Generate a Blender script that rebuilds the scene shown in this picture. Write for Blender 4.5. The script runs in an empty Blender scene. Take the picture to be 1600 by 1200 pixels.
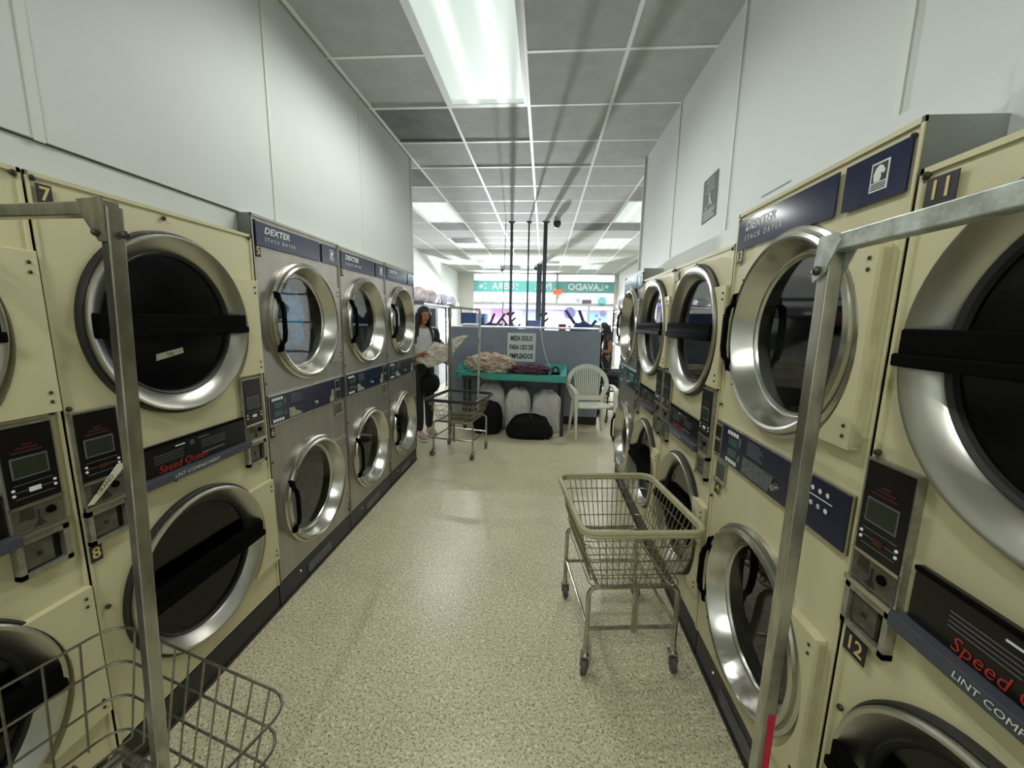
import bpy, bmesh, math, random
from mathutils import Vector, Matrix, noise
R_ = math.radians
PI = math.pi
scene = bpy.context.scene
COL = scene.collection

# ------------------------------------------------------------ camera
F_PX, EYE = 620.0, 1.53
def unit(v):
    v = Vector(v); v.normalize(); return v
dY = unit((50, -100, F_PX))
dX = Vector((1, .031, 0)); dX.z = -(dX.x*dY.x + dX.y*dY.y)/dY.z; dX.normalize()
dZ = dX.cross(dY)
if dZ.y > 0: dZ = -dZ
right = Vector((dX.x, dY.x, dZ.x)); up = -Vector((dX.y, dY.y, dZ.y)); back = -Vector((dX.z, dY.z, dZ.z))
cam = bpy.data.objects.new('camera', bpy.data.cameras.new('camera'))
COL.objects.link(cam)
m4 = Matrix((right, up, back)).transposed().to_4x4()
m4.translation = Vector((0, 0, EYE))
cam.matrix_world = m4
cam.data.sensor_width = 36
cam.data.lens = F_PX/1600*36
cam.data.clip_start = .02
cam.data.clip_end = 200
scene.camera = cam

# ------------------------------------------------------------ world, light, exposure
vs = scene.view_settings
vs.view_transform = 'Standard'; vs.look = 'None'; vs.gamma = 1; vs.use_curve_mapping = False
vs.exposure = -0.08
w = bpy.data.worlds.new('sky'); scene.world = w; w.use_nodes = True
bg = w.node_tree.nodes['Background']
bg.inputs[0].default_value = (.80, .90, 1.0, 1); bg.inputs[1].default_value = 6.5
def lamp(name, kind, loc, energy, color=(1, 1, 1), direction=None, **kw):
    l = bpy.data.lights.new(name, kind); l.energy = energy; l.color = color
    for k, v in kw.items(): setattr(l, k, v)
    o = bpy.data.objects.new(name, l); COL.objects.link(o); o.location = loc
    if direction is not None: o.rotation_euler = Vector(direction).to_track_quat('-Z', 'Y').to_euler()
    return o
lamp('sun', 'SUN', (0, 30, 20), 5.0, (1, .96, .9), (-.35, .75, -1.0), angle=R_(.6))
# added spot standing in for sun glancing off the parked car: throws pole shadows along the ceiling
lamp('glare_stand_in', 'SPOT', (-1.50, 18.0, 1.12), 9500, (.97, .96, 1), (.10, -1, .16), spot_size=R_(46), spot_blend=.4, shadow_soft_size=.10)

# ------------------------------------------------------------ materials
def lin(c):
    return tuple(((v/255)/12.92 if v/255 <= .04045 else ((v/255+.055)/1.055)**2.4) for v in c)
MATS = {}
def mat(name, rgb, rough=.5, metal=0, spec=.5, var=0, vscale=6, dark=None, bump=0, bscale=200, emit=None, estr=1, coat=0, stretch=None):
    if name in MATS: return MATS[name]
    m = bpy.data.materials.new(name); m.use_nodes = True
    nt = m.node_tree; b = nt.nodes['Principled BSDF']
    c = lin(rgb)
    b.inputs['Base Color'].default_value = (*c, 1)
    b.inputs['Roughness'].default_value = rough
    b.inputs['Metallic'].default_value = metal
    b.inputs['Specular IOR Level'].default_value = spec
    if coat: b.inputs['Coat Weight'].default_value = coat
    if var or bump:
        tc = nt.nodes.new('ShaderNodeTexCoord'); mp = nt.nodes.new('ShaderNodeMapping')
        nt.links.new(tc.outputs['Object'], mp.inputs[0])
        if stretch: mp.inputs['Scale'].default_value = stretch
    if var:
        n = nt.nodes.new('ShaderNodeTexNoise'); n.inputs['Scale'].default_value = vscale; n.inputs['Detail'].default_value = 6
        n.inputs['Roughness'].default_value = .65
        nt.links.new(mp.outputs[0], n.inputs['Vector'])
        r = nt.nodes.new('ShaderNodeValToRGB')
        d = lin(dark) if dark else tuple(v*(1-var) for v in c)
        r.color_ramp.elements[0].position = .38; r.color_ramp.elements[1].position = .62
        r.color_ramp.elements[0].color = (*[d[i]*(var if dark else 1)+c[i]*(1-var if dark else 0) for i in range(3)], 1)
        r.color_ramp.elements[1].color = (*c, 1)
        nt.links.new(n.outputs[0], r.inputs[0]); nt.links.new(r.outputs[0], b.inputs['Base Color'])
    if bump:
        n2 = nt.nodes.new('ShaderNodeTexNoise'); n2.inputs['Scale'].default_value = bscale
        nt.links.new(mp.outputs[0], n2.inputs['Vector'])
        bp = nt.nodes.new('ShaderNodeBump'); bp.inputs['Strength'].default_value = bump; bp.inputs['Distance'].default_value = .002
        nt.links.new(n2.outputs[0], bp.inputs['Height']); nt.links.new(bp.outputs[0], b.inputs['Normal'])
    if emit:
        b.inputs['Emission Color'].default_value = (*lin(emit), 1); b.inputs['Emission Strength'].default_value = estr
    MATS[name] = m
    return m

WALL = mat('painted_panel', (206, 211, 206), .55, var=.05, vscale=1.5, bump=.15, bscale=60)
FARWALL = mat('front_room_paint', (226, 226, 220), .6, var=.04, vscale=1)
TRIMM = mat('trim_paint', (206, 212, 202), .5)
CREAM = mat('cream_enamel', (207, 200, 160), .38, var=.06, vscale=3, bump=.12, bscale=300)
CREAMD = mat('cream_edge_worn', (196, 190, 152), .45, var=.5, vscale=9, dark=(150, 138, 100))
STEEL = mat('brushed_steel', (164, 159, 150), .36, metal=.75, var=.12, vscale=14, stretch=(1, 1, .06), bump=.1, bscale=120)
CHROME = mat('polished_steel', (200, 198, 190), .22, metal=1, bump=.03, bscale=40)
CHROMED = mat('worn_chrome', (176, 174, 160), .3, metal=.7, var=.4, vscale=40, dark=(96, 92, 78))
TUBE = mat('scuffed_tube_steel', (196, 194, 182), .27, metal=.9, var=.6, vscale=14, dark=(84, 78, 62), stretch=(1, 1, .4))
TUBEW = mat('scuffed_pale_tube', (196, 204, 196), .4, metal=.35, var=.7, vscale=22, dark=(120, 120, 108))
NAVY = mat('navy_panel', (16, 22, 54), .2, spec=.45)
NAVYH = mat('navy_header', (26, 34, 68), .14, spec=.55)
NAVYT = mat('navy_toe_kick', (30, 31, 44), .4, var=.3, vscale=20)
BLACK = mat('black_panel', (11, 9, 10), .25, spec=.4)
BLACKR = mat('black_rubber', (10, 10, 10), .8, spec=.04)
BLACKT = mat('black_toe_kick', (26, 26, 28), .45)
GREYL = mat('grey_plastic_lip', (66, 70, 78), .4)
WHITE = mat('white_print', (225, 228, 222), .5)
GREYP = mat('grey_print', (95, 96, 100), .5)
RED = mat('red_print', (178, 48, 34), .45)
REDD = mat('dark_red_print', (66, 18, 20), .4)
GOLD = mat('gold_print', (214, 186, 120), .35)
LCD = mat('lcd', (44, 50, 38), .2)
LCDG = mat('lcd_green', (52, 84, 74), .2)
DRUM = mat('drum_steel', (78, 76, 70), .5, metal=.5, var=.4, vscale=12)
DARKIN = mat('dark_interior', (84, 84, 76), .7, var=.3, vscale=8)
TAPE = mat('masking_tape', (205, 208, 180), .6)
INK = mat('ink', (30, 28, 30), .6)
SCREW = mat('screw', (70, 66, 56), .4, metal=.6)
GASK = mat('gasket', (34, 33, 30), .5)
TILE = mat('ceiling_tile', (172, 173, 168), .85, var=.12, vscale=7, bump=.5, bscale=120)
TILED = mat('stained_tile', (104, 104, 100), .85, var=.5, vscale=5, dark=(70, 70, 66), bump=.5, bscale=90)
GRID = mat('grid_bar', (232, 235, 232), .45)
def glass(name, rgb, dens=.0, rough=.02, refl=1):
    m = bpy.data.materials.new(name); m.use_nodes = True; nt = m.node_tree
    for n in list(nt.nodes):
        if n.type != 'OUTPUT_MATERIAL': nt.nodes.remove(n)
    out = [n for n in nt.nodes if n.type == 'OUTPUT_MATERIAL'][0]
    t = nt.nodes.new('ShaderNodeBsdfTransparent'); t.inputs[0].default_value = (*lin(rgb), 1)
    g = nt.nodes.new('ShaderNodeBsdfGlossy'); g.inputs['Roughness'].default_value = rough
    f = nt.nodes.new('ShaderNodeLayerWeight'); f.inputs[0].default_value = .5
    pw = nt.nodes.new('ShaderNodeMath'); pw.operation = 'POWER'; pw.inputs[1].default_value = 4.5; nt.links.new(f.outputs['Facing'], pw.inputs[0])
    mu = nt.nodes.new('ShaderNodeMath'); mu.operation = 'MULTIPLY_ADD'; mu.inputs[1].default_value = .75; mu.inputs[2].default_value = .05*refl; mu.use_clamp = True
    nt.links.new(pw.outputs[0], mu.inputs[0])
    mx = nt.nodes.new('ShaderNodeMixShader')
    nt.links.new(mu.outputs[0], mx.inputs[0]); nt.links.new(t.outputs[0], mx.inputs[1]); nt.links.new(g.outputs[0], mx.inputs[2])
    nt.links.new(mx.outputs[0], out.inputs[0])
    MATS[name] = m
    return m
DGLASS = glass('dryer_glass', (216, 224, 218), refl=2.0)
SGLASS = glass('smoked_glass', (128, 132, 124), refl=.8, rough=.12)
WGLASS = glass('window_glass', (245, 250, 250), refl=.6)

def floor_material():
    m = bpy.data.materials.new('speckled_floor'); m.use_nodes = True; nt = m.node_tree; b = nt.nodes['Principled BSDF']
    tc = nt.nodes.new('ShaderNodeTexCoord')
    def chips(scale, lo, hi, det=2):
        n = nt.nodes.new('ShaderNodeTexNoise'); n.inputs['Scale'].default_value = scale; n.inputs['Detail'].default_value = det
        nt.links.new(tc.outputs['Object'], n.inputs['Vector'])
        r = nt.nodes.new('ShaderNodeMapRange'); r.inputs['From Min'].default_value = lo; r.inputs['From Max'].default_value = hi
        nt.links.new(n.outputs[0], r.inputs[0]); return r.outputs[0]
    def mix(a, bcol, fac, k):
        mm = nt.nodes.new('ShaderNodeMath'); mm.operation = 'MULTIPLY'; mm.inputs[1].default_value = k; nt.links.new(fac, mm.inputs[0])
        x = nt.nodes.new('ShaderNodeMix'); x.data_type = 'RGBA'
        nt.links.new(mm.outputs[0], x.inputs[0]); nt.links.new(a, x.inputs[6]); x.inputs[7].default_value = (*lin(bcol), 1)
        return x.outputs[2]
    base = nt.nodes.new('ShaderNodeRGB'); base.outputs[0].default_value = (*lin((214, 205, 172)), 1)
    c = mix(base.outputs[0], (184, 179, 146), chips(3, .35, .7, 4), .5)
    c = mix(c, (238, 234, 208), chips(75, .54, .62), .8)
    c = mix(c, (128, 118, 86), chips(95, .56, .63, 3), .8)
    c = mix(c, (92, 86, 60), chips(150, .60, .66, 1), .9)
    nt.links.new(c, b.inputs['Base Color'])
    b.inputs['Roughness'].default_value = .32
    b.inputs['Specular IOR Level'].default_value = .45
    return m
FLOOR = floor_material()

# ------------------------------------------------------------ mesh helpers
class MB:
    def __init__(s): s.v = []; s.f = []; s.mi = []; s.mats = []
    def m(s, mt):
        if mt not in s.mats: s.mats.append(mt)
        return s.mats.index(mt)
    def add(s, vs_, fs, mt):
        o = len(s.v); s.v += [tuple(x) for x in vs_]; i = s.m(mt)
        for f in fs: s.f.append(tuple(o+k for k in f)); s.mi.append(i)
    def box(s, x0, x1, y0, y1, z0, z1, mt):
        vs_ = [(x, y, z) for x in (x0, x1) for y in (y0, y1) for z in (z0, z1)]
        s.add(vs_, [(0, 1, 3, 2), (4, 6, 7, 5), (0, 4, 5, 1), (2, 3, 7, 6), (0, 2, 6, 4), (1, 5, 7, 3)], mt)
    def quad(s, a, b, c, d, mt): s.add([a, b, c, d], [(0, 1, 2, 3)], mt)
    def rect(s, u0, u1, v0, v1, y, mt):            # facing -Y
        s.quad((u0, y, v0), (u1, y, v0), (u1, y, v1), (u0, y, v1), mt)
    def prism(s, pts, y0, y1, mt):                 # polygon in XZ extruded along Y (pts counter clockwise seen from -Y)
        n = len(pts); vs_ = [(p[0], y0, p[1]) for p in pts]+[(p[0], y1, p[1]) for p in pts]
        fs = [tuple(range(n)), tuple(range(2*n-1, n-1, -1))]+[(i, i+n, (i+1) % n+n, (i+1) % n) for i in range(n)]
        s.add(vs_, fs, mt)
    def tube(s, pts, r, mt, seg=8, closed=False, square=False):
        pts = [Vector(p) for p in pts]; n = len(pts); rings = []
        prev = None
        for i, p in enumerate(pts):
            a = pts[(i-1) % n] if (closed or i > 0) else p
            b = pts[(i+1) % n] if (closed or i < n-1) else p
            t1 = (p-a).normalized() if (p-a).length > 1e-9 else (b-p).normalized()
            t2 = (b-p).normalized() if (b-p).length > 1e-9 else t1
            t = (t1+t2).normalized() if (t1+t2).length > 1e-6 else t1
            if prev is None:
                ref = Vector((0, 0, 1)) if abs(t.z) < .9 else Vector((1, 0, 0))
                u = t.cross(ref).normalized()
            else:
                u = (prev-t*prev.dot(t)).normalized()
            prev = u; v = t.cross(u)
            k = 1/max(.5, math.cos(t1.angle(t2, 0)/2))
            rr = r if not callable(r) else r(i/(n-1) if n > 1 else 0)
            if square:
                rings.append([p+(u*sx+v*sy)*rr for sx, sy in ((-1, -1), (1, -1), (1, 1), (-1, 1))])
            else:
                rings.append([p+(u*math.cos(2*PI*j/seg)+v*math.sin(2*PI*j/seg))*rr*(k if False else 1) for j in range(seg)])
        sg = len(rings[0]); vs_ = [q for rg in rings for q in rg]; fs = []
        for i in range(n if closed else n-1):
            j = (i+1) % n
            off = 0
            for k2 in range(sg):
                fs.append((i*sg+k2, i*sg+(k2+1) % sg, j*sg+(k2+1) % sg, j*sg+k2))
        if not closed:
            fs.append(tuple(range(sg-1, -1, -1))); fs.append(tuple((n-1)*sg+k2 for k2 in range(sg)))
        s.add(vs_, fs, mt)
    def lathe(s, prof, cx, cz, mt, seg=56, a0=0, a1=2*PI, cy=0):   # prof: (radius, y); axis along Y
        n = len(prof); full = abs(a1-a0-2*PI) < 1e-6; ns = seg if full else seg+1
        vs_ = [(cx+r*math.cos(a0+(a1-a0)*i/seg), cy+y, cz+r*math.sin(a0+(a1-a0)*i/seg)) for i in range(ns) for r, y in prof]
        fs = []
        for i in range(seg):
            j = (i+1) % ns
            for k in range(n-1): fs.append((i*n+k, i*n+k+1, j*n+k+1, j*n+k))
        s.add(vs_, fs, mt)
    def disc(s, cx, cz, r, y, mt, seg=48):
        s.add([(cx+r*math.cos(2*PI*i/seg), y, cz+r*math.sin(2*PI*i/seg)) for i in range(seg)], [tuple(range(seg))], mt)
    def lathez(s, prof, cx, cy, mt, seg=24, cz=0):  # axis Z, prof (radius, z)
        n = len(prof)
        vs_ = [(cx+r*math.cos(2*PI*i/seg), cy+r*math.sin(2*PI*i/seg), cz+z) for i in range(seg) for r, z in prof]
        fs = [(i*n+k, ((i+1) % seg)*n+k, ((i+1) % seg)*n+k+1, i*n+k+1) for i in range(seg) for k in range(n-1)]
        s.add(vs_, fs, mt)
    def sphere(s, c, r, mt, seg=12, rings=8):
        rx, ry, rz = r if isinstance(r, tuple) else (r, r, r)
        s.add([(c[0]+rx*math.sin(PI*j/rings)*math.cos(2*PI*i/seg), c[1]+ry*math.sin(PI*j/rings)*math.sin(2*PI*i/seg), c[2]+rz*math.cos(PI*j/rings)) for i in range(seg) for j in range(rings+1)],
              [(i*(rings+1)+j, i*(rings+1)+j+1, ((i+1) % seg)*(rings+1)+j+1, ((i+1) % seg)*(rings+1)+j) for i in range(seg) for j in range(rings)], mt)
    def text(s, body, u, v, size, y, mt, align='LEFT', shear=0, sx=1, rot=0, bold=0, spacing=1):
        c = bpy.data.curves.new('t', 'FONT'); c.body = body; c.size = size; c.align_x = align; c.align_y = 'CENTER'; c.shear = shear
        c.offset = bold; c.resolution_u = 2; c.space_character = spacing
        o = bpy.data.objects.new('t', c); me = bpy.data.meshes.new_from_object(o)
        ca, sa = math.cos(rot), math.sin(rot)
        vs_ = [(u+(p.co.x*sx*ca-p.co.y*sa), y, v+(p.co.x*sx*sa+p.co.y*ca)) for p in me.vertices]
        s.add(vs_, [tuple(p.vertices) for p in me.polygons], mt)
        bpy.data.objects.remove(o); bpy.data.curves.remove(c); bpy.data.meshes.remove(me)
    def xf(s, M):
        s.v = [tuple(M @ Vector(p)) for p in s.v]; return s
    def build(s, name, parent=None, smooth=True, bevel=0, angle=35, label=None, seg=2):
        me = bpy.data.meshes.new(name); me.from_pydata(s.v, [], s.f); me.update()
        for mt in s.mats: me.materials.append(mt)
        me.polygons.foreach_set('material_index', s.mi)
        bm = bmesh.new(); bm.from_mesh(me); bmesh.ops.remove_doubles(bm, verts=bm.verts, dist=1e-6)
        bm.to_mesh(me); bm.free()
        if smooth:
            me.shade_smooth(); me.set_sharp_from_angle(angle=R_(angle))
        o = bpy.data.objects.new(name, me); COL.objects.link(o)
        if parent: o.parent = parent
        if bevel:
            b = o.modifiers.new('bevel', 'BEVEL'); b.width = bevel; b.segments = seg; b.limit_method = 'ANGLE'; b.angle_limit = R_(40)
        if label: o['label'] = label
        return o
def tag(o, label, cat, group=None, kind=None):
    o['label'] = label; o['category'] = cat
    if group: o['group'] = group
    if kind: o['kind'] = kind
    return o
def struct(o): o['kind'] = 'structure'; return o
def empty(name, loc, rz=0):
    o = bpy.data.objects.new(name, None); COL.objects.link(o); o.location = loc; o.rotation_euler = (0, 0, rz); o.empty_display_size = .1
    return o
def kids(o): return [c for c in bpy.data.objects if c.parent == o]
def copy_tree(o, parent=None, skip=()):
    c = o.copy(); COL.objects.link(c); c.parent = parent
    for ch in kids(o):
        if ch.name.split('.')[0] not in skip: copy_tree(ch, c, skip)
    return c

# ------------------------------------------------------------ the room
XL, XR = -1.338, .747          # dryer faces
WL, WR, CE = -1.39, .945, 3.1  # walls above the dryers, ceiling
FRONT_Y = 14.0
b = MB(); b.box(-3.4, 3.4, -2.6, FRONT_Y+.1, -.1, 0, FLOOR); struct(b.build('floor', smooth=False))
def wallbox(name, x0, x1, y0, y1, z0, z1, mt=WALL):
    q = MB(); q.box(x0, x1, y0, y1, z0, z1, mt); return struct(q.build(name, smooth=False))
wallbox('wall_left', WL-.14, WL, -2.5, 4.20, 1.99, CE)
wallbox('wall_left_rear', -2.35, -2.25, -2.5, 4.20, 0, CE); wallbox('wall_left_end', -2.25, WL-.05, 4.10, 4.20, 0, CE); wallbox('wall_left_near', WL-.14, -1.40, -2.5, .15, 0, 1.98)
wallbox('wall_right', WR, WR+.14, -2.5, 4.26, 1.97, CE)
wallbox('wall_right_rear', 1.72, 1.82, -2.5, 4.26, 0, CE); wallbox('wall_right_end', .93, 1.72, 4.12, 4.26, 0, 1.97); wallbox('wall_right_near', .93, WR+.14, -2.5, .10, 0, 1.97)
wallbox('wall_back', -2.3, 1.8, -2.6, -2.5, 0, CE)
wallbox('wall_front_left', -3.10, -3.0, 4.1, FRONT_Y, 0, CE, FARWALL)
wallbox('wall_front_right', 2.45, 2.55, 4.1, FRONT_Y, 0, CE, FARWALL)
wallbox('wall_corner_left', -3.1, -2.25, 4.05, 4.15, 0, CE, FARWALL)
wallbox('wall_corner_right', 1.75, 2.55, 4.05, 4.15, 0, CE, FARWALL)
# batten strips and closure strips on the walls
for i, yy in enumerate((2.05, 3.06, 1.07, .06)):
    q = MB(); q.box(WL, WL+.004, yy-.012, yy+.012, 1.985, CE, TRIMM); struct(q.build('trim_%d' % (i+1), smooth=False))
for i, yy in enumerate((2.30, 3.25, 1.27, .28)):
    q = MB(); q.box(WR-.004, WR, yy-.012, yy+.012, 2.07 if yy < 2 else 1.98, CE, TRIMM); struct(q.build('trim_%d' % (i+6), smooth=False))
q = MB(); q.box(WL-.06, WL-.01, .2, 1.79, 1.82, 1.985, WALL); struct(q.build('trim_11', smooth=False))
q = MB(); q.box(WR-.06, WR-.035, 1.70, 4.22, 1.80, 1.985, WALL); q.box(WR-.05, WR-.02, .10, .93, 1.80, 2.075, WALL); q.box(WR-.02, WR, .94, 1.70, 1.90, 2.085, WALL)
struct(q.build('trim_12', smooth=False))
q = MB(); q.box(WL-.01, WL+.012, 4.18, 4.205, 1.98, CE, TRIMM); struct(q.build('trim_13', smooth=False))
q = MB(); q.box(WR-.012, WR+.01, 4.24, 4.265, 1.97, CE, TRIMM); struct(q.build('trim_14', smooth=False))

# ceiling: tiles in a grid of .6 m, some sagging, some stained
rnd = random.Random(5)
lights = [(-.76, 2.04, 1), (-1.96, 5.64, 1), (-1.96, 8.04, 1), (-1.96, 11.64, 1), (1.04, 5.64, 1), (1.04, 8.04, 1), (1.04, 11.64, 1), (-.76, 11.64, 1), (-.76, -1.56, 0)]
lightcells = set()
for lx, ly, _ in lights:
    i = round((lx+.76)/.6); j = round((ly-3.24)/.6)
    lightcells |= {(i, j), (i, j+1)}
vents = {(-2, 8), (1, 13), (-2, 13)}
stained = {(-1, 0), (-2, 6), (2, 6), (-2, 2), (3, 6)}
q = MB(); q.m(TILE); q.m(TILED)
g = MB()
for i in range(-5, 7):
    for j in range(-10, 18):
        x0 = -.76+.6*i; y0 = 3.24+.6*j
        if y0 > FRONT_Y: continue
        if (i, j) in lightcells: continue
        mt = TILED if (i, j) in stained else TILE
        h = [CE-.001 for _ in range(4)]
        if (i, j) in ((-1, 0), (0, 0), (-1, 1), (-1, -1), (1, 1), (0, 1)):
            h[2] += .007; h[3] += .009
        q.add([(x0+.004, y0+.004, h[0]), (x0+.596, y0+.004, h[1]), (x0+.596, y0+.596, h[2]), (x0+.004, y0+.596, h[3])], [(3, 2, 1, 0)], mt)
q.box(-3.4, 3.4, -2.6, FRONT_Y, CE+.05, CE+.12, FARWALL)
struct(q.build('ceiling', smooth=False))
for i in range(-5, 8):
    x = -.76+.6*i; g.box(x-.012, x+.012, -2.5, FRONT_Y, CE-.004, CE+.03, GRID)
for j in range(-10, 19):
    y = 3.24+.6*j
    if y > FRONT_Y: continue
    for i in range(-5, 7):
        if (i, j) in lightcells and (i, j-1) in lightcells: continue
        x = -.76+.6*i
        g.box(x+.012, x+.588, y-.011, y+.011, CE-.002, CE+.03, GRID)
struct(g.build('trim_15', smooth=False))
q = MB(); q.box(WR-.003, WR, .1, 1.95, 2.082, 2.088, mat('groove', (150, 156, 150), .6)); struct(q.build('trim_16', smooth=False))

# fluorescent troffers
DIFF = mat('lamp_diffuser', (90, 94, 90), .4, emit=(222, 238, 226), estr=1)
def tube_glow(m):
    nt = m.node_tree; b_ = nt.nodes['Principled BSDF']; tc = nt.nodes.new('ShaderNodeTexCoord'); sp = nt.nodes.new('ShaderNodeSeparateXYZ')
    nt.links.new(tc.outputs['Object'], sp.inputs[0]); acc = None
    for cx in (.19, .41):
        a = nt.nodes.new('ShaderNodeMath'); a.operation = 'SUBTRACT'; a.inputs[1].default_value = cx; nt.links.new(sp.outputs[0], a.inputs[0])
        p = nt.nodes.new('ShaderNodeMath'); p.operation = 'MULTIPLY'; nt.links.new(a.outputs[0], p.inputs[0]); nt.links.new(a.outputs[0], p.inputs[1])
        e = nt.nodes.new('ShaderNodeMath'); e.operation = 'MULTIPLY'; e.inputs[1].default_value = -900; nt.links.new(p.outputs[0], e.inputs[0])
        x = nt.nodes.new('ShaderNodeMath'); x.operation = 'EXPONENT'; nt.links.new(e.outputs[0], x.inputs[0])
        if acc is None: acc = x
        else:
            ad = nt.nodes.new('ShaderNodeMath'); ad.operation = 'ADD'; nt.links.new(acc.outputs[0], ad.inputs[0]); nt.links.new(x.outputs[0], ad.inputs[1]); acc = ad
    m_ = nt.nodes.new('ShaderNodeMath'); m_.operation = 'MULTIPLY_ADD'; m_.inputs[1].default_value = .75; m_.inputs[2].default_value = .86
    nt.links.new(acc.outputs[0], m_.inputs[0]); nt.links.new(m_.outputs[0], b_.inputs['Emission Strength'])
tube_glow(DIFF)
near_desc = ['large glowing ceiling light panel overhead, nearest to the viewer',
             'left ceiling light panel just beyond the corridor walls', 'second left ceiling light panel beyond the corridor', 'last left ceiling light panel near the shop window',
             'right ceiling light panel half hidden behind the corridor wall', 'second right ceiling light panel beyond the corridor', 'last right ceiling light panel near the shop window',
             'middle ceiling light panel near the shop window', 'ceiling light panel behind the viewer']
for n, (lx, ly, vis) in enumerate(lights):
    t = empty('ceiling_light', (lx, ly, CE)); tag(t, near_desc[n], 'ceiling light', 'fluorescent ceiling lights')
    q = MB()
    for a in ((.012, .588, .012, .04), (.012, .588, 1.16, 1.188), (.012, .034, .04, 1.16), (.566, .588, .04, 1.16)): q.box(a[0], a[1], a[2], a[3], -.006, .02, GRID)
    q.quad((.012, .012, .05), (.588, .012, .05), (.588, 1.188, .05), (.012, 1.188, .05), GRID)
    q.build('frame', t, smooth=False)
    q = MB(); q.quad((.034, 1.16, .002), (.566, 1.16, .002), (.566, .04, .002), (.034, .04, .002), DIFF); q.build('diffuser', t, smooth=False)
    pw = 25 if n == 0 else (40 if n == 8 else 24)
    for yy in ((.2, .6, 1.0) if n in (0, 8) else (.6,)):
        for xx in (.19, .41):
            l = lamp('lamp_light', 'SPOT', (xx, yy, -.012), pw/2*(1 if n in (0, 8) else 3)*1.0, (.98, 1, .97), (0, 0, -1), spot_size=R_(172), spot_blend=.6, shadow_soft_size=0)
            l.parent = t
for i, j in vents:
    t = empty('ceiling_vent', (-.76+.6*i, 3.24+.6*j, CE)); tag(t, {(-2, 8): 'square ceiling vent beside the second left light panel', (1, 13): 'square ceiling vent right of the middle near the shop window', (-2, 13): 'square ceiling vent left near the shop window'}[(i, j)], 'vent', 'ceiling vents')
    q = MB(); q.box(.03, .57, .03, .57, -.008, .004, GRID); q.build('frame', t, smooth=False)
    q = MB()
    for k in range(8): q.box(.06, .54, .06+k*.062, .085+k*.062, -.014, -.008, mat('vent_grey', (120, 122, 120), .5))
    q.build('louvre', t, smooth=False)

# ------------------------------------------------------------ dryers
def hole_plate(q, u0, u1, v0, v1, cx, cz, r, y, mt, n=48):
    angs = sorted([2*PI*i/n for i in range(n)]+[math.atan2(v-cz, u-cx) % (2*PI) for u in (u0, u1) for v in (v0, v1)])
    A = []; B = []
    for a in angs:
        c, s = math.cos(a), math.sin(a)
        k = min([t for t in ((u1-cx)/c if c > 1e-9 else 9, (u0-cx)/c if c < -1e-9 else 9, (v1-cz)/s if s > 1e-9 else 9, (v0-cz)/s if s < -1e-9 else 9)])
        A.append((cx+r*c, y, cz+r*s)); B.append((cx+k*c, y, cz+k*s))
    m = len(angs); fs = [(i, m+i, m+(i+1) % m, (i+1) % m) for i in range(m)]
    q.add(A+B, [f for f in fs], mt)
def cabinet(t, w, H, cu, vU, vL, R, face, side, toe, vmid=1.06, D=.55, scr=(), sr=.008):
    q = MB()
    y = 0
    hole_plate(q, 0, w, .14, vmid, cu, vL, R, y, face); hole_plate(q, 0, w, vmid, H, cu, vU, R, y, face)
    q.quad((0, 0, .14), (0, 0, H), (0, D, H), (0, D, .14), side); q.quad((w, 0, .14), (w, D, .14), (w, D, H), (w, 0, H), side)
    q.quad((0, 0, H), (w, 0, H), (w, D, H), (0, D, H), side); q.quad((0, D, .14), (0, D, H), (w, D, H), (w, D, .14), side)
    q.quad((0, 0, .14), (0, D, .14), (w, D, .14), (w, 0, .14), side)
    # folded edges
    for u in (0, w-.008): q.box(u, u+.008, -.006, .0, .14, H, face)
    q.box(0, w, -.006, 0, H-.012, H, face)
    for u, v in scr: q.sphere((u, -.006, v), (sr, .007, sr), SCREW, 8, 6)
    q.build('cabinet', t, angle=20)
    q = MB(); q.box(.0, w, .012, D, 0, .14, toe); q.box(0, w, .004, .012, .008, .13, toe)
    q.box(.0, w, -.004, .012, .0, .012, SCREW)
    q.build('toe_kick', t, smooth=False)
def drum(t, cu, v, R, mt=DRUM):
    q = MB(); q.lathe([(R, .0), (R, .42), (R*.98, .5), (.05, .5), (0, .5)], cu, v, mt, 40)
    for k in range(3):
        a = k*2*PI/3+.5; p = Vector((cu+math.cos(a)*(R-.04), 0, v+math.sin(a)*(R-.04))); 
        q.tube([(p.x, .05, p.z), (p.x, .45, p.z)], .03, mt, 6)
    q.build('drum', t)
def sticker(t, txt, u, v, w=.032, h=.052):
    q = MB(); q.box(u-w/2, u+w/2, -.0085, -.0065, v-h/2, v+h/2, INK); q.text(txt, u, v, h*.95, -.0092, GOLD, 'CENTER', bold=.0008); q.build('number_plate', t, smooth=False)
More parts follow.
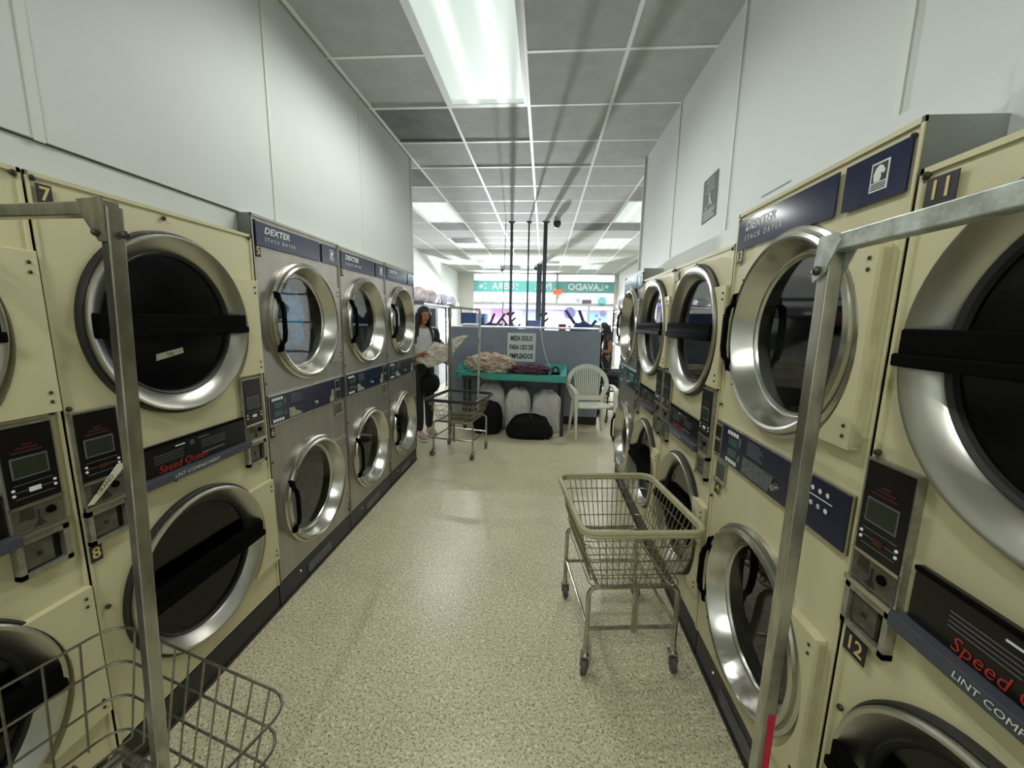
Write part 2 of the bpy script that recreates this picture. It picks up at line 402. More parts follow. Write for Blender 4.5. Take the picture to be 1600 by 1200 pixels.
def door_dexter(t, cu, v, R, up):
    q = MB()
    q.lathe([(R+.006, 0), (R+.006, -.018), (R-.004, -.024), (R-.008, -.020), (R-.012, -.034), (R-.022, -.040), (R-.030, -.036), (R-.036, -.026), (.250, .030), (.246, .033), (.240, .030), (.236, .036), (.234, .040)], cu, v, CHROME, 72)
    for a in (140, 160, 200, 220): q.sphere((cu+(R-.018)*math.cos(R_(a)), -.040, v+(R-.018)*math.sin(R_(a))), (.004, .003, .004), SCREW, 6, 5)
    d = q.build('door', t, angle=25, label='round polished steel door')
    q = MB(); q.lathe([(.236, .038), (.16, .042), (0, .044)], cu, v, DGLASS, 48); q.build('glass', d)
    q = MB()
    # black pull handle along the left of the rim
    hx = cu-R+.047
    sil = [(-.150, -.024), (-.142, -.046), (-.108, -.052), (-.092, -.066), (-.05, -.072), (.05, -.072), (.092, -.066), (.108, -.052), (.142, -.046), (.150, -.024), (.118, -.026), (.088, -.050), (.05, -.056), (-.05, -.056), (-.088, -.050), (-.118, -.026)]
    n = len(sil); vs_ = [(hx-.016, y, v+z) for z, y in sil]+[(hx+.000, y, v+z) for z, y in sil]
    q.add(vs_, [tuple(range(n)), tuple(range(2*n-1, n-1, -1))]+[(k, n+k, n+(k+1) % n, (k+1) % n) for k in range(n)], BLACKR)
    for k in range(14): q.box(hx-.020, hx-.016, -.072, -.060, v-.068+k*.01, v-.063+k*.01, BLACKR)
    q.build('handle', d)
    for a in ():
        q.sphere((cu+(R-.008)*math.cos(R_(a)), -.036, v+(R-.008)*math.sin(R_(a))), (.005, .004, .005), SCREW, 6, 5)
def hinge_plate(t, cu, v, R, ur, hv, mt, th=.024, lo=0):
    pts = [(ur, v-hv+lo), (ur, v+hv+lo)]
    n = 14; a0 = math.asin(min(.99, (hv+lo)/R)); a1 = -math.asin(min(.99, (hv-lo)/R))
    for k in range(n+1):
        a = a0+(a1-a0)*k/n; pts.append((cu+R*math.cos(a), v+R*math.sin(a)))
    q = MB(); q.prism(pts, -th, -.0, mt)
    q.box(ur-.002, ur+.003, -th*.6, 0, v-hv+lo+.01, v+hv+lo-.01, CREAMD if mt is CREAM else mt)
    for vv in (v+hv-.03+lo, v+hv-.055+lo, v-hv+.03+lo, v-hv+.055+lo): q.sphere((ur-.02, -th-.001, vv), (.005, .004, .005), SCREW, 8, 6)
    q.build('hinge_cover', t, smooth=False, bevel=.004)
def dexter(t, w, H, cu, cream, nums, variant):
    face = CREAM if cream else STEEL; side = mat('galvanised_side', (224, 230, 226), .5, var=.1)
    vU, vL, R = 1.495, .518, .312
    cabinet(t, w, H, cu, vU, vL, R-.02, face, side, NAVYT, scr=[(.02, H-.03), (w-.02, H-.03), (.012, .80), (w-.02, .18), (.012, 1.2)], sr=.006)
    drum(t, cu, vU, .29); drum(t, cu, vL, .29)
    door_dexter(t, cu, vU, R, True); door_dexter(t, cu, vL, R-.006, False)
    for vv in (vU, vL): hinge_plate(t, cu, vv-.02, R+.012, w-.035, .235, face, .018 if not cream else .028)
    # header bands
    hb = H-.085
    k = w/.775
    q = MB(); q.box(.02*k, .55*k, -.010, -.006, hb-.052, hb+.055, NAVYH)
    q.text('DEXTER', .075*k, hb+.022, .042, -.011, WHITE, shear=.25, sx=1.25, bold=.0008)
    q.text('STACK DRYER', .075*k, hb-.018, .024, -.011, WHITE, shear=.1, sx=1.1, spacing=1.5)
    q.build('header_band', t, smooth=False, label='navy header band with white maker lettering')
    q = MB(); q.box(.575*k, .76*k, -.010, -.006, hb-.052, hb+.055, NAVYH)
    lx = .685*k; q.box(lx-.024, lx+.024, -.0112, -.010, hb-.03, hb+.032, WHITE)
    q.box(lx-.020, lx+.020, -.012, -.0112, hb-.010, hb+.028, INK)
    horse = [(-.012, -.010), (.004, -.010), (.007, .0), (.005, .008), (.013, .004), (.017, .010), (.008, .022), (-.001, .025), (-.010, .018), (-.015, .006)]
    q.prism([(lx+a, hb+b_) for a, b_ in horse], -.0125, -.012, WHITE)
    for kk in range(3): q.box(lx-.020, lx+.020, -.012, -.0112, hb-.026+kk*.005, hb-.0238+kk*.005, INK)
    q.build('logo_band', t, smooth=False, label='navy band with white horse head emblem')
    # control panel
    q = MB(); p0, p1, z0, z1 = .012, w-.012, .985, 1.137
    q.box(p0, p1, -.012, 0, z0, z1, CHROME); q.box(p0+.005, p1-.005, -.014, -.012, z0+.005, z1-.005, NAVY)
    cp = q.build('control_panel', t, smooth=False)
    q = MB(); y = -.0155
    bx = .03 if variant == 'L' else .12
    for kk in range(4):
        q.box(bx+kk*.022, bx+.016+kk*.022, y, -.014, z1-.030, z1-.016, WHITE); q.box(bx+kk*.022, bx+.016+kk*.022, y, -.014, z0+.014, z0+.028, WHITE)
    for s_ in (1, -1):
        zc = (z0+z1)/2+s_*.021
        q.box(bx+.012, bx+.078, y, -.014, zc-.014, zc+.014, LCDG)
        q.prism([(bx+.086, zc-.016), (bx+.104, zc+s_*.012-.006), (bx+.104, zc+s_*.012+.016), (bx+.092, zc+s_*.012+.018)], y, -.014, GREYP)
    q.build('keypad', cp, smooth=False)
    q = MB(); tx = bx+.15
    for kk in range(6): q.box(tx, tx+.08+.012*(kk % 3), y, -.014, z1-.022-kk*.0085, z1-.0185-kk*.0085, GREYP)
    q.box(bx+.125, w-.1, y, -.014, (z0+z1)/2-.003, (z0+z1)/2-.0005, SCREW)
    q.build('instruction_lines', cp, smooth=False)
    q = MB()
    if variant == 'L':
        q.prism([(.16, z0+.012), (.27, z0+.012), (.25, z0+.03), (.215, z0+.04), (.20, z0+.062), (.16, z0+.062)], y, -.014, mat('worn_label', (168, 166, 148), .6, var=.4, vscale=60))
        q.prism([(.56, z0+.012), (.61, z0+.012), (.61, z0+.085), (.585, z0+.088), (.575, z0+.05), (.56, z0+.045)], y, -.014, MATS['worn_label'])
    else:
        q.prism([(.245, z0+.012), (.42, z0+.012), (.44, z0+.07), (.25, z0+.072)], y, -.014, mat('scratched_label', (112, 114, 112), .6, var=.7, vscale=70, dark=(40, 42, 52)))
    q.build('worn_sticker', cp, smooth=False)
    q = MB(); q.lathe([(0, -.030), (.010, -.028), (.012, -.014)], .40 if variant == 'L' else .46, z0+.045, CHROME, 16); q.build('lock', cp)
    q = MB(); sx_ = .655 if variant == 'L' else .045
    q.box(sx_-.028, sx_+.028, -.018, -.014, z0+.012, z1-.012, CHROMED)
    q.box(sx_-.024, sx_+.024, -.0185, -.018, (z0+z1)/2+.008, z1-.02, BLACK); q.box(sx_-.024, sx_+.024, -.0185, -.018, z0+.018, (z0+z1)/2-.006, BLACK)
    q.build('coin_slot', cp, smooth=False)
    if variant == 'R':
        q = MB()
        for r_ in range(2):
            for kk in range(5): q.lathe([(0, 0), (.007, 0)], w-.20+kk*.028, z1-.035-r_*.042, WHITE, 8, cy=y)
        q.box(w-.215, w-.07, y, -.014, z1-.055, z1-.053, WHITE)
        q.build('cycle_icons', cp, smooth=False)
    # coin return
    cx = w-.095 if variant == 'L' else .075
    q = MB(); q.box(cx-.042, cx+.042, -.008, 0, .895, .972, CHROMED); q.box(cx-.036, cx+.036, -.0085, -.008, .90, .966, DARKIN)
    q.box(cx-.045, cx+.045, -.016, -.006, .888, .896, CHROMED)
    q.build('coin_return', t, smooth=False)
    if nums[0]: sticker(t, nums[0], .045 if variant == 'R' else .028, H-.163, .04 if len(nums[0]) > 1 else .03)
    if nums[1]: sticker(t, nums[1], .055 if variant == 'R' else .028, .858 if variant == 'R' else .95, .04 if len(nums[1]) > 1 else .03)
    q = MB(); q.box(.25, .50, -.001, .004, .03, .09, mat('toe_label', (96, 98, 100), .5, var=.4, vscale=30)); q.sphere((.18, .002, .09), (.008, .006, .008), CHROME, 8, 6); q.build('toe_badge', t, smooth=False)

RIM = mat('satin_rim', (188, 186, 176), .3, metal=1, bump=.04, bscale=30)
def door_queen(t, cu, v, R, gl, open_=False):
    q = MB()
    q.lathe([(R+.010, 0), (R+.010, -.014), (R+.004, -.018), (R, -.016)], cu, v, GASK, 72)
    q.lathe([(R, -.016), (R-.001, -.030), (R-.006, -.034), (R-.014, -.032), (.258, .000), (.254, .006)], cu, v, RIM, 72)
    q.lathe([(.254, .006), (.250, .004), (.243, .010), (.240, .022)], cu, v, GASK, 72)
    d = q.build('door', t, angle=25, label='round steel rimmed door')
    q = MB(); q.lathe([(.241, .020), (.16, .023), (0, .024)], cu, v, gl, 48); q.build('glass', d)
    q = MB(); u0, u1 = cu-R+.012, cu+R-.020
    q.prism([(u0, v-.012), (u1, v-.012), (u1, v+.038), (u0, v+.038)], -.042, -.026, BLACKR)
    q.prism([(u0-.004, v-.036), (u1+.004, v-.036), (u1+.004, v-.010), (u0-.004, v-.010)], -.050, -.024, BLACKR)
    q.box(cu-.235, cu+.235, -.030, .018, v-.02, v+.02, BLACKR)
    q.build('handle', d, smooth=False, bevel=.004)
    return d
def coin_panel(t, u0, u1, flip):
    q = MB(); z0, z1 = .950, 1.245; fr = .006
    q.box(u0, u1, -.016, 0, z0, z1, CHROMED)
    q.box(u0+fr, u1-fr, -.018, -.016, 1.035, z1-fr, BLACK)
    q.box(u0+.002, u1-.002, -.021, -.016, 1.026, 1.034, CHROME)
    q.box(u0+fr, u1-fr, -.018, -.016, z0+.012, 1.026, mat('coin_plate', (104, 102, 86), .45, metal=.4, var=.4, vscale=30))
    q.box(u0-.001, u1+.001, -.026, -.012, z0-.002, z0+.010, CHROME)
    c = q.build('coin_panel', t, smooth=False)
    w_ = u1-u0; q = MB(); y = -.0195; mu = (u0+u1)/2
    q.box(mu-w_*.34, mu+w_*.30, y, -.018, 1.105, 1.160, GREYP); q.box(mu-w_*.31, mu+w_*.27, y-.0006, y, 1.109, 1.156, LCD)
    q.build('display', c, smooth=False)
    q = MB()
    for kk, hw_ in enumerate((.30, .22, .10)): q.box(mu-w_*hw_, mu+w_*hw_*.8, -.0185, -.018, 1.170+kk*.009, 1.175+kk*.009, REDD)
    for kk in range(3): q.box(mu-w_*.34, mu+w_*.34, -.0188, -.018, 1.088-kk*.018, 1.0895-kk*.018, GREYP)
    for du in (-.36, .36):
        for vv in (1.078, 1.064): q.sphere((mu+w_*du, -.019, vv), (.004, .003, .004), WHITE, 8, 5)
    q.box(mu-.012, mu+.012, -.0205, -.018, 1.064, 1.076, WHITE if flip else REDD)
    q.build('buttons', c, smooth=False)
    q = MB(); q.lathe([(0, -.024), (.010, -.023), (.011, -.018)], mu+w_*.20, 1.0, BLACKR, 12); q.box(mu-.004, mu+.0, -.0195, -.018, .965, 1.01, INK)
    q.prism([(mu-.016, .968), (mu+.012, .968), (mu, .985), (mu-.004, .985)], -.0198, -.018, INK); q.prism([(mu-w_*.35, .995), (mu-w_*.08, .99), (mu-w_*.1, 1.02), (mu-w_*.3, 1.022)], -.0186, -.018, SCREW)
    q.build('coin_slot', c, smooth=False)
    # coin return
    q = MB(); a0, a1, b0, b1 = u0, u1-.004, .838, .944; f2 = .014
    q.box(a0, a0+f2, -.020, 0, b0, b1, CHROMED); q.box(a1-f2, a1, -.020, 0, b0, b1, CHROMED); q.box(a0, a1, -.020, 0, b0, b0+f2, CHROMED); q.box(a0, a1, -.020, 0, b1-f2, b1, CHROMED)
    q.box(a0+f2, a1-f2, -.003, 0, b0+f2, b1-f2, BLACK)
    q.box(a0+f2+(0 if flip else .004), a1-f2-.022, -.012, -.003, b0+f2+.006, b1-f2-.004, MATS['coin_plate'])
    q.lathe([(0, -.0145), (.006, -.014), (.007, -.012)], (a0+a1)/2-.008, (b0+b1)/2, INK, 10)
    q.build('coin_return', t, smooth=False)
def queen(t, w, H, cu, nums, gl, clear=False):
    vU, vL, R = 1.488, .535, .312
    side = MATS.get('galvanised_side') or mat('galvanised_side', (224, 230, 226), .5, var=.1)
    cabinet(t, w, H, cu, vU, vL, R-.012, CREAM, CREAMD, BLACKT, scr=[(.014, H-.016), (w-.015, H-.016), (w*.47, H-.03), (.012, 1.256), (w-.02, 1.256), (.30, .925), (.03, .62), (.10, 1.50)])
    drum(t, cu, vU, .30, DRUM if clear else DARKIN); drum(t, cu, vL, .30, DRUM if clear else DARKIN)
    door_queen(t, cu, vU, R, gl); door_queen(t, cu, vL, R-.006, gl)
    hinge_plate(t, cu, vU-.018, R+.014, w-.006, .212, CREAM, .022); hinge_plate(t, cu, vL-.025, R+.010, w-.006, .215, CREAM, .022)
    coin_panel(t, .004, .128, False); coin_panel(t, w-.150, w-.030, True)
    # lint compartment
    u0, u1 = .150, w-.155
    q = MB(); q.box(u0, u1, -.014, 0, .968, 1.078, BLACK); q.box(u0, u1, -.018, -.010, 1.068, 1.078, BLACKR)
    q.prism([(u0-.012, .936), (u1+.012, .936), (u1+.012, .966), (u0-.012, .966)], -.038, 0, GREYL)
    lp = q.build('lint_drawer', t, smooth=False, bevel=.002)
    q = MB(); k = (u1-u0)/.5
    q.text('Speed Queen', u0+.085*k, .985, .040*k, -.015, RED, sx=.95, shear=.25)
    q.text('LINT COMPARTMENT', u0+.12*k, .952, .019*k, -.0395, WHITE, sx=1.1, shear=.15)
    q.build('lettering', lp, smooth=False)
    q = MB()
    for kk in range(4): q.box(u0+.075*k, u0+.19*k, -.0148, -.014, 1.008+kk*.009, 1.010+kk*.009, GREYP); q.box(u0+.27*k, u0+.39*k, -.0148, -.014, 1.012+kk*.009, 1.014+kk*.009, GREYP)
    q.box(u0+.16*k, u0+.20*k, -.0148, -.014, 1.050, 1.054, WHITE); q.box(u0+.26*k, u0+.31*k, -.0148, -.014, 1.052, 1.056, GREYP)
    q.lathe([(0, -.0165), (.010, -.016), (.011, -.014)], u0+.23*k, 1.046, GREYL, 12)
    q.box(u0+.27*k, u0+.38*k, -.0148, -.014, .988, .994, GREYP)
    q.build('instruction_lines', lp, smooth=False)
    if nums[0]: sticker(t, nums[0], .035 if len(nums[0]) < 2 else .052, H-.052, .034 if len(nums[0]) < 2 else .062)
    if nums[1]: sticker(t, nums[1], .020 if len(nums[1]) < 2 else .042, .808 if len(nums[1]) < 2 else .798, .032 if len(nums[1]) < 2 else .062)

dryers = []
def place(t, side, y0, y1):
    if side == 'L': t.location = (XL, y0, 0); t.rotation_euler = (0, 0, PI/2)
    else: t.location = (XR, y1, 0); t.rotation_euler = (0, 0, -PI/2)
def mk(kind, side, y0, y1, label, nums, group, **kw):
    t = empty('stack_dryer', (0, 0, 0)); place(t, side, y0, y1); tag(t, label, 'dryer', group)
    w = y1-y0-.004
    if kind == 'D': dexter(t, w, kw['H'], kw.get('cu', w*.485), kw.get('cream', False), nums, side)
    else: queen(t, w, kw['H'], kw.get('cu', .385), nums, kw.get('gl', SGLASS), kw.get('clear', False))
    return t
G1 = 'stacked double dryers along the left wall'; G2 = 'stacked double dryers along the right wall'
L0 = mk('Q', 'L', .185, .978, 'cream stacked dryer at the far left edge of the photo, behind the empty basket cart', ('', ''), G1, H=1.885)
L1 = mk('Q', 'L', .982, 1.782, 'cream stacked dryer numbered 7 and 8 with a taped note reading No on its door', ('7', '8'), G1, H=1.885)
L2 = mk('D', 'L', 1.786, 2.558, 'steel stacked dryer numbered 5 and 6 with blue laundry behind the upper glass', ('5', '6'), G1, H=1.985)
L3 = mk('D', 'L', 2.562, 3.316, 'middle one of the three steel stacked dryers on the left, numbered 3', ('3', ''), G1, H=1.98)
L4 = mk('D', 'L', 3.320, 4.06, 'steel stacked dryer at the far end of the left row, next to the standing person', ('', ''), G1, H=1.98)
R1 = mk('Q', 'R', .115, .912, 'cream stacked dryer numbered 11 and 12 at the right edge of the photo', ('11', '12'), G2, H=1.84, cu=.36)
R2 = mk('D', 'R', .918, 1.685, 'cream stacked dryer numbered 13 with navy header bands and horse head emblem', ('13', '14'), G2, H=1.945, cream=True, cu=.385)
R3 = mk('Q', 'R', 1.690, 2.425, 'cream stacked dryer numbered 15 just beyond the one with the navy header', ('15', ''), G2, H=1.84, cu=.36, gl=DGLASS, clear=True)
R4 = mk('Q', 'R', 2.429, 3.150, 'cream stacked dryer on the right, second from the far end of its row', ('', ''), G2, H=1.84, cu=.355, gl=DGLASS, clear=True)
R5 = mk('D', 'R', 3.156, 3.86, 'steel stacked dryer at the far end of the right row, behind the white chair', ('', ''), G2, H=1.93)
# tape notes
q = MB(); q.prism([(.31, 1.362), (.42, 1.383), (.417, 1.403), (.312, 1.385)], -.006, -.004, TAPE); q.text('No', .365, 1.383, .022, -.0065, INK, 'CENTER', rot=.15)
q.xf(Matrix.Translation((XL+.018-.001, .982, 0)) @ Matrix.Rotation(PI/2, 4, 'Z')); 
o = q.build('tape_note', smooth=False); tag(o, 'strip of masking tape reading No on the upper glass of dryer 7', 'tape')
o.location.x -= .043
q = MB(); q.prism([(.006, .968), (.022, .965), (.118, 1.045), (.124, 1.058), (.100, 1.062)], -.024, -.0225, TAPE); q.text('TIRANO', .058, 1.010, .020, -.0246, INK, 'CENTER', rot=.72, sx=.9)
q.xf(Matrix.Translation((XL, .982, 0)) @ Matrix.Rotation(PI/2, 4, 'Z'))
o = q.build('tape_note', smooth=False); tag(o, 'diagonal strip of tape with handwriting on the coin panel above number 8', 'tape')

# blobs: cloth heaps, sacks
def blob(name, c, r, mt, seed=0, amp=.12, freq=4, flat=True, ridge=True, seg=40, rings=26, p=2.6, rot=0, mats2=None, tilt=None, taper=0, pleat=0):
    q = MB(); vs_ = []; fs = []
    for i in range(seg):
        for j in range(rings+1):
            th = 2*PI*i/seg; ph = PI*j/rings
            d = Vector((math.sin(ph)*math.cos(th), math.sin(ph)*math.sin(th), math.cos(ph)))
            sup = (abs(d.x)**p+abs(d.y)**p+abs(d.z)**p)**(-1/p)
            n = noise.noise(d*freq*.5+Vector((seed, 0, 0)))
            if ridge: n = n*.6+(1-abs(noise.noise(Vector((d.x*freq, d.y*freq, d.z*freq*.6))+Vector((0, seed*3.1, 0))))*2.2)*.5
            k = sup*(1+amp*n)
            if pleat: k *= 1+pleat*math.sin(th*13+4*noise.noise(Vector((th, ph*2, seed))))*math.sin(ph)**2*max(0, .3+d.z)
            x, y, z = d.x*r[0]*k, d.y*r[1]*k, d.z*r[2]*k
            x *= 1-taper*d.z; y *= 1-taper*d.z
            if tilt: z += tilt*x
            if flat: z = max(z, -r[2]*.86)
            ca, sa = math.cos(rot), math.sin(rot)
            vs_.append((x*ca-y*sa, x*sa+y*ca, z+(r[2]*.86 if flat else 0)))
    for i in range(seg):
        for j in range(rings):
            fs.append((i*(rings+1)+j, i*(rings+1)+j+1, ((i+1) % seg)*(rings+1)+j+1, ((i+1) % seg)*(rings+1)+j))
    q.add(vs_, fs, mt); o = q.build(name, angle=80); o.location = c
    return o
BLUEC = mat('blue_cloth', (50, 150, 220), .7, var=.3, vscale=25)
GREYC = mat('grey_cloth', (120, 118, 118), .8, var=.4, vscale=12)
o = blob('garment', (XL-.10, 2.16, 1.50), (.045, .085, .15), BLUEC, 3, .45, 5, False); tag(o, 'bright blue garment seen through the upper glass of dryer 5', 'garment'); o.parent = None
o = blob('garment', (XL-.22, 2.30, 1.24), (.10, .14, .12), GREYC, 8, .35, 6, True); tag(o, 'grey bundled laundry beside the blue garment in dryer 5', 'laundry')

# ------------------------------------------------------------ carts
def caster(p, parent, mt=TUBE, yaw=0, rw=.038, stem=.10):
    q = MB(); x, y = p
    q.tube([(x, y, rw*2+.012), (x, y, rw*2+.05)], .013, mt, 8)
    q.box(x-.018, x+.018, y-.02, y+.02, rw*2+.006, rw*2+.016, mt)
    dx, dy = math.cos(yaw), math.sin(yaw)
    for s in (-1, 1):
        ox, oy = -dy*s*.017, dx*s*.017
        q.tube([(x+ox, y+oy, rw*2+.01), (x+ox-dx*.02, y+oy-dy*.02, rw)], .005, mt, 6)
    c = q.build('caster', parent)
    q = MB(); q.lathe([(0, -.012), (rw*.5, -.013), (rw, -.011), (rw, .011), (rw*.5, .013), (0, .012)], 0, 0, BLACKR if False else mat('grey_wheel', (82, 80, 72), .6), 20)
    q.xf(Matrix.Translation((x-dx*.02, y-dy*.02, rw)) @ Matrix.Rotation(yaw, 4, 'Z'))
    q.build('wheel', c)
def rrect(hx, hy, r, z, n=5, cx=0, cy=0):
    out = []
    for sx, sy, a0 in ((1, 1, 0), (-1, 1, PI/2), (-1, -1, PI), (1, -1, 3*PI/2)):
        for k in range(n+1):
            a = a0+PI/2*k/n; out.append((cx+sx*(hx-r)+r*math.cos(a), cy+sy*(hy-r)+r*math.sin(a), z))
    return out
def cart(loc, yaw, hx, hy, zr, zb, label, rim, wire, inset=.05, rimr=.0, shelf=True, rings=4, nx=12, ny=14, fx=None, fy=None, frame=TUBE, wr=.0022, cyaw=1.45, fr=.011, foff=(0, 0), boff=(0, 0), legs=True):
    t = empty('laundry_cart', (loc[0], loc[1], 0), yaw); tag(t, label, 'cart', 'wire laundry carts')
    q = MB(); bx, by = hx-inset, hy-inset; cx, cy = boff
    for k in range(rings+1):
        f = k/rings; z = zr-(zr-zb)*f
        if k == 0 and rimr: continue
        q.tube(rrect(hx-inset*f, hy-inset*f, .05, z, 4, cx*f, cy*f), wr*1.25, wire, 6, closed=True)
    def side(fn, n):
        for k in range(n):
            f = (k+.5)/n*2-1; a, b_ = fn(f); q.tube([a, ((a[0]*.15+b_[0]*.85), (a[1]*.15+b_[1]*.85), zb+(zr-zb)*.15), b_], wr, wire, 5)
    for s in (-1, 1):
        side(lambda f: ((f*(hx-.04), s*hy, zr), (cx+f*(bx-.04), cy+s*(by-.012), zb)), nx)
        side(lambda f: ((s*hx, f*(hy-.04), zr), (cx+s*(bx-.012), cy+f*(by-.04), zb)), ny)
    for k in range(nx):
        f = (k+.5)/nx*2-1; q.tube([(cx+f*(bx-.04), cy-by+.012, zb), (cx+f*(bx-.04), cy+by-.012, zb)], wr, wire, 5)
    for k in range(ny//2):
        f = (k+.5)/(ny//2)*2-1; q.tube([(cx-bx+.012, cy+f*(by-.04), zb-.004), (cx+bx-.012, cy+f*(by-.04), zb-.004)], wr*1.3, wire, 5)
    q.build('basket', t)
    if rimr:
        q = MB(); q.tube(rrect(hx, hy, .06, zr, 6), rimr, rim, 10, closed=True)
        q.tube(rrect(hx, hy, .06, zr-rimr*1.2, 6), rimr*.95, rim, 10, closed=True)
        q.build('rim', t, label='beige bumper rim' if rim.name.startswith('beige') else None)
    if legs:
        fx = fx or bx-.01; fy = fy or by-.03; ox, oy = foff; zt = zb-.016; r = .04
        q = MB()
        for s in (-1, 1):
            pts = [(ox-fx, oy+s*fy, .10), (ox-fx, oy+s*fy, zt-r)]
            for k in range(1, 5): a = PI-PI/2*k/4; pts.append((ox-fx+r+r*math.cos(a), oy+s*fy, zt-r+r*math.sin(a)))
            for k in range(0, 5): a = PI/2-PI/2*k/4; pts.append((ox+fx-r+r*math.cos(a), oy+s*fy, zt-r+r*math.sin(a)))
            pts.append((ox+fx, oy+s*fy, .10)); q.tube(pts, fr, frame, 10)
            q.tube([(ox-fx, oy+s*fy, .205), (ox+fx, oy+s*fy, .205)], fr*.8, frame, 8)
            q.tube([(ox+s*fx, oy-fy, .215), (ox+s*fx, oy+fy, .215)], fr*.7, frame, 8)
            q.tube([(ox+s*fx*.8, oy-fy, zt), (ox+s*fx*.8, oy+fy, zt)], fr*.8, frame, 8)
        q.box(ox+.0, ox+.022, oy-fy-.008, oy-fy+.008, .185, zt, frame)
        q.build('frame', t)
        for sx in (-1, 1):
            for sy in (-1, 1): caster((ox+sx*fx, oy+sy*fy), t, frame, cyaw+sx*.12+sy*.2, rw=.033)
    return t
BEIGE = mat('beige_bumper', (186, 178, 142), .5, var=.2, vscale=8)
WIRE = mat('wire_chrome', (168, 160, 138), .3, metal=.9, var=.5, vscale=60, dark=(90, 78, 52))
near = cart((.395, 1.80), R_(7.5), .252, .30, .70, .42, 'wire laundry cart with beige rim standing beside the cream dryers', BEIGE, WIRE, inset=.055, rimr=.0115, fx=.197, fy=.245, foff=(.0, .03), nx=14, ny=14, rings=4)
far = cart((-.92, 4.38), R_(-11), .29, .31, .66, .42, 'dark rimmed wire cart with a tall rack in front of the turquoise table', mat('dark_rim', (44, 46, 46), .4), WIRE, inset=.075, rimr=.011, fx=.235, fy=.22, nx=12, ny=12, rings=4, boff=(0, .0))
q = MB(); 
for p in ((-.225, .20), ): q.tube([(p[0], p[1], .10), (p[0]+.01, p[1], 1.655)], .017, TUBE, square=True)
q.tube([(.10, .30, .44), (.12, .30, 1.62)], .011, TUBEW, square=True)
q.tube([(-.215, .20, 1.66), (.12, .30, 1.63)], .014, TUBE, square=True)
q.build('rack', far)
# left foreground cart
YAW = R_(-15); mid = Vector((-.742, .713)); ctr = mid+Vector((-.26, -.966))*.40
left = cart((ctr.x, ctr.y), YAW, .282, .40, .78, .545, 'bare wire laundry cart with a tall square post at the bottom left', None, mat('bare_wire', (150, 148, 136), .3, metal=.95, var=.4, vscale=40, dark=(80, 76, 62)), inset=.035, rings=3, nx=10, ny=12, fx=.22, fy=.33, wr=.0024)
Mi = (Matrix.Translation((ctr.x, ctr.y, 0)) @ Matrix.Rotation(YAW, 4, 'Z')).inverted()
def loc_(p): return tuple(Mi @ Vector(p))
top = Vector((-.726, .645, 1.703)); bot = Vector((-.806, .645, .20))
q = MB(); q.tube([loc_(bot), loc_(top)], .0115, TUBE, square=True)
o = q.build('post', left, smooth=False, bevel=.002)
rl = Vector((-1.27, .765, 1.722)); q = MB(); q.tube([loc_(top+Vector((.004, -.002, -.004))), loc_(rl)], .0115, TUBE, square=True); o = q.build('rail', left, smooth=False, bevel=.002)
q = MB(); dirv = (rl-top).normalized(); nrm = Vector((dirv.y, -dirv.x, 0)).normalized()
if nrm.y > 0: nrm = -nrm
for off in (.0135,):
    tri = [top+nrm*off+Vector((.006, 0, .012)), top+nrm*off+dirv*.055+Vector((0, 0, .010)), top+nrm*off+dirv*.045+Vector((0, 0, -.018)), top+nrm*off+dirv*.012+Vector((0, 0, -.058)), top+nrm*off+Vector((.004, 0, -.058))]
    a = [loc_(p) for p in tri]; b_ = [loc_(p+nrm*.003) for p in tri]; n = len(a)
    q.add(a+b_, [tuple(range(n)), tuple(range(2*n-1, n-1, -1))]+[(i, (i+1) % n, n+(i+1) % n, n+i) for i in range(n)], TUBE)
q.sphere(loc_(top+nrm*.018+dirv*.014+Vector((0, 0, -.044))), .006, SCREW, 10, 8)
q.sphere(loc_(top+Vector((.020, .0, -.045))), .007, SCREW, 10, 8)
q.build('corner_bracket', left, smooth=False)
# right foreground rack
t = empty('garment_rack', (.45, .40, 0)); tag(t, 'scuffed square tube garment rack in the right foreground with red tape on its post', 'rack')
def lr(p): return (p[0]-.45, p[1]-.40, p[2])
q = MB(); q.tube([lr((.448, .69, .06)), lr((.452, .69, 1.655))], .0118, TUBE, square=True); q.build('post', t, smooth=False, bevel=.002)
q = MB(); q.tube([lr((.448, .08, .06)), lr((.452, .08, 1.655))], .0118, TUBE, square=True); q.build('post', t, smooth=False, bevel=.002)
q = MB(); q.tube([lr((.450, .705, 1.655)), lr((.450, .06, 1.655))], .0125, TUBEW, square=True); q.build('rail', t, smooth=False, bevel=.002, label='pale chipped top rail')
q = MB(); x0 = .4378-.0035
pts = [(.70, 1.668), (.66, 1.668), (.652, 1.655), (.678, 1.612), (.703, 1.598), (.706, 1.61)]
for xx in (x0-.0, .4625):
    vs_ = [lr((xx, y, z)) for y, z in pts]+[lr((xx+.003, y, z)) for y, z in pts]; n = len(pts)
    q.add(vs_, [tuple(range(n)), tuple(range(2*n-1, n-1, -1))]+[(i, (i+1) % n, n+(i+1) % n, n+i) for i in range(n)], TUBEW)
q.sphere(lr((x0-.003, .69, 1.615)), .0075, SCREW, 10, 8); q.build('corner_bracket', t, smooth=False)
q = MB(); q.box(.4475-.45, .4600-.45, .6772-.40, .6780-.40, .30, .80, mat('red_tape', (176, 26, 58), .4)); q.build('tape', t, smooth=False, label='red tape strip')
q = MB(); q.tube([lr((.448, .06, .10)), lr((.448, .74, .10))], .0118, TUBE, square=True)
for y in (.10, .68): q.tube([lr((.30, y, .09)), lr((.60, y, .09))], .0118, TUBE, square=True)
q.build('base_frame', t, smooth=False)
for x in (.30, .60):
    for y in (.10, .68): caster((x-.45, y-.40), t, TUBE, .3)

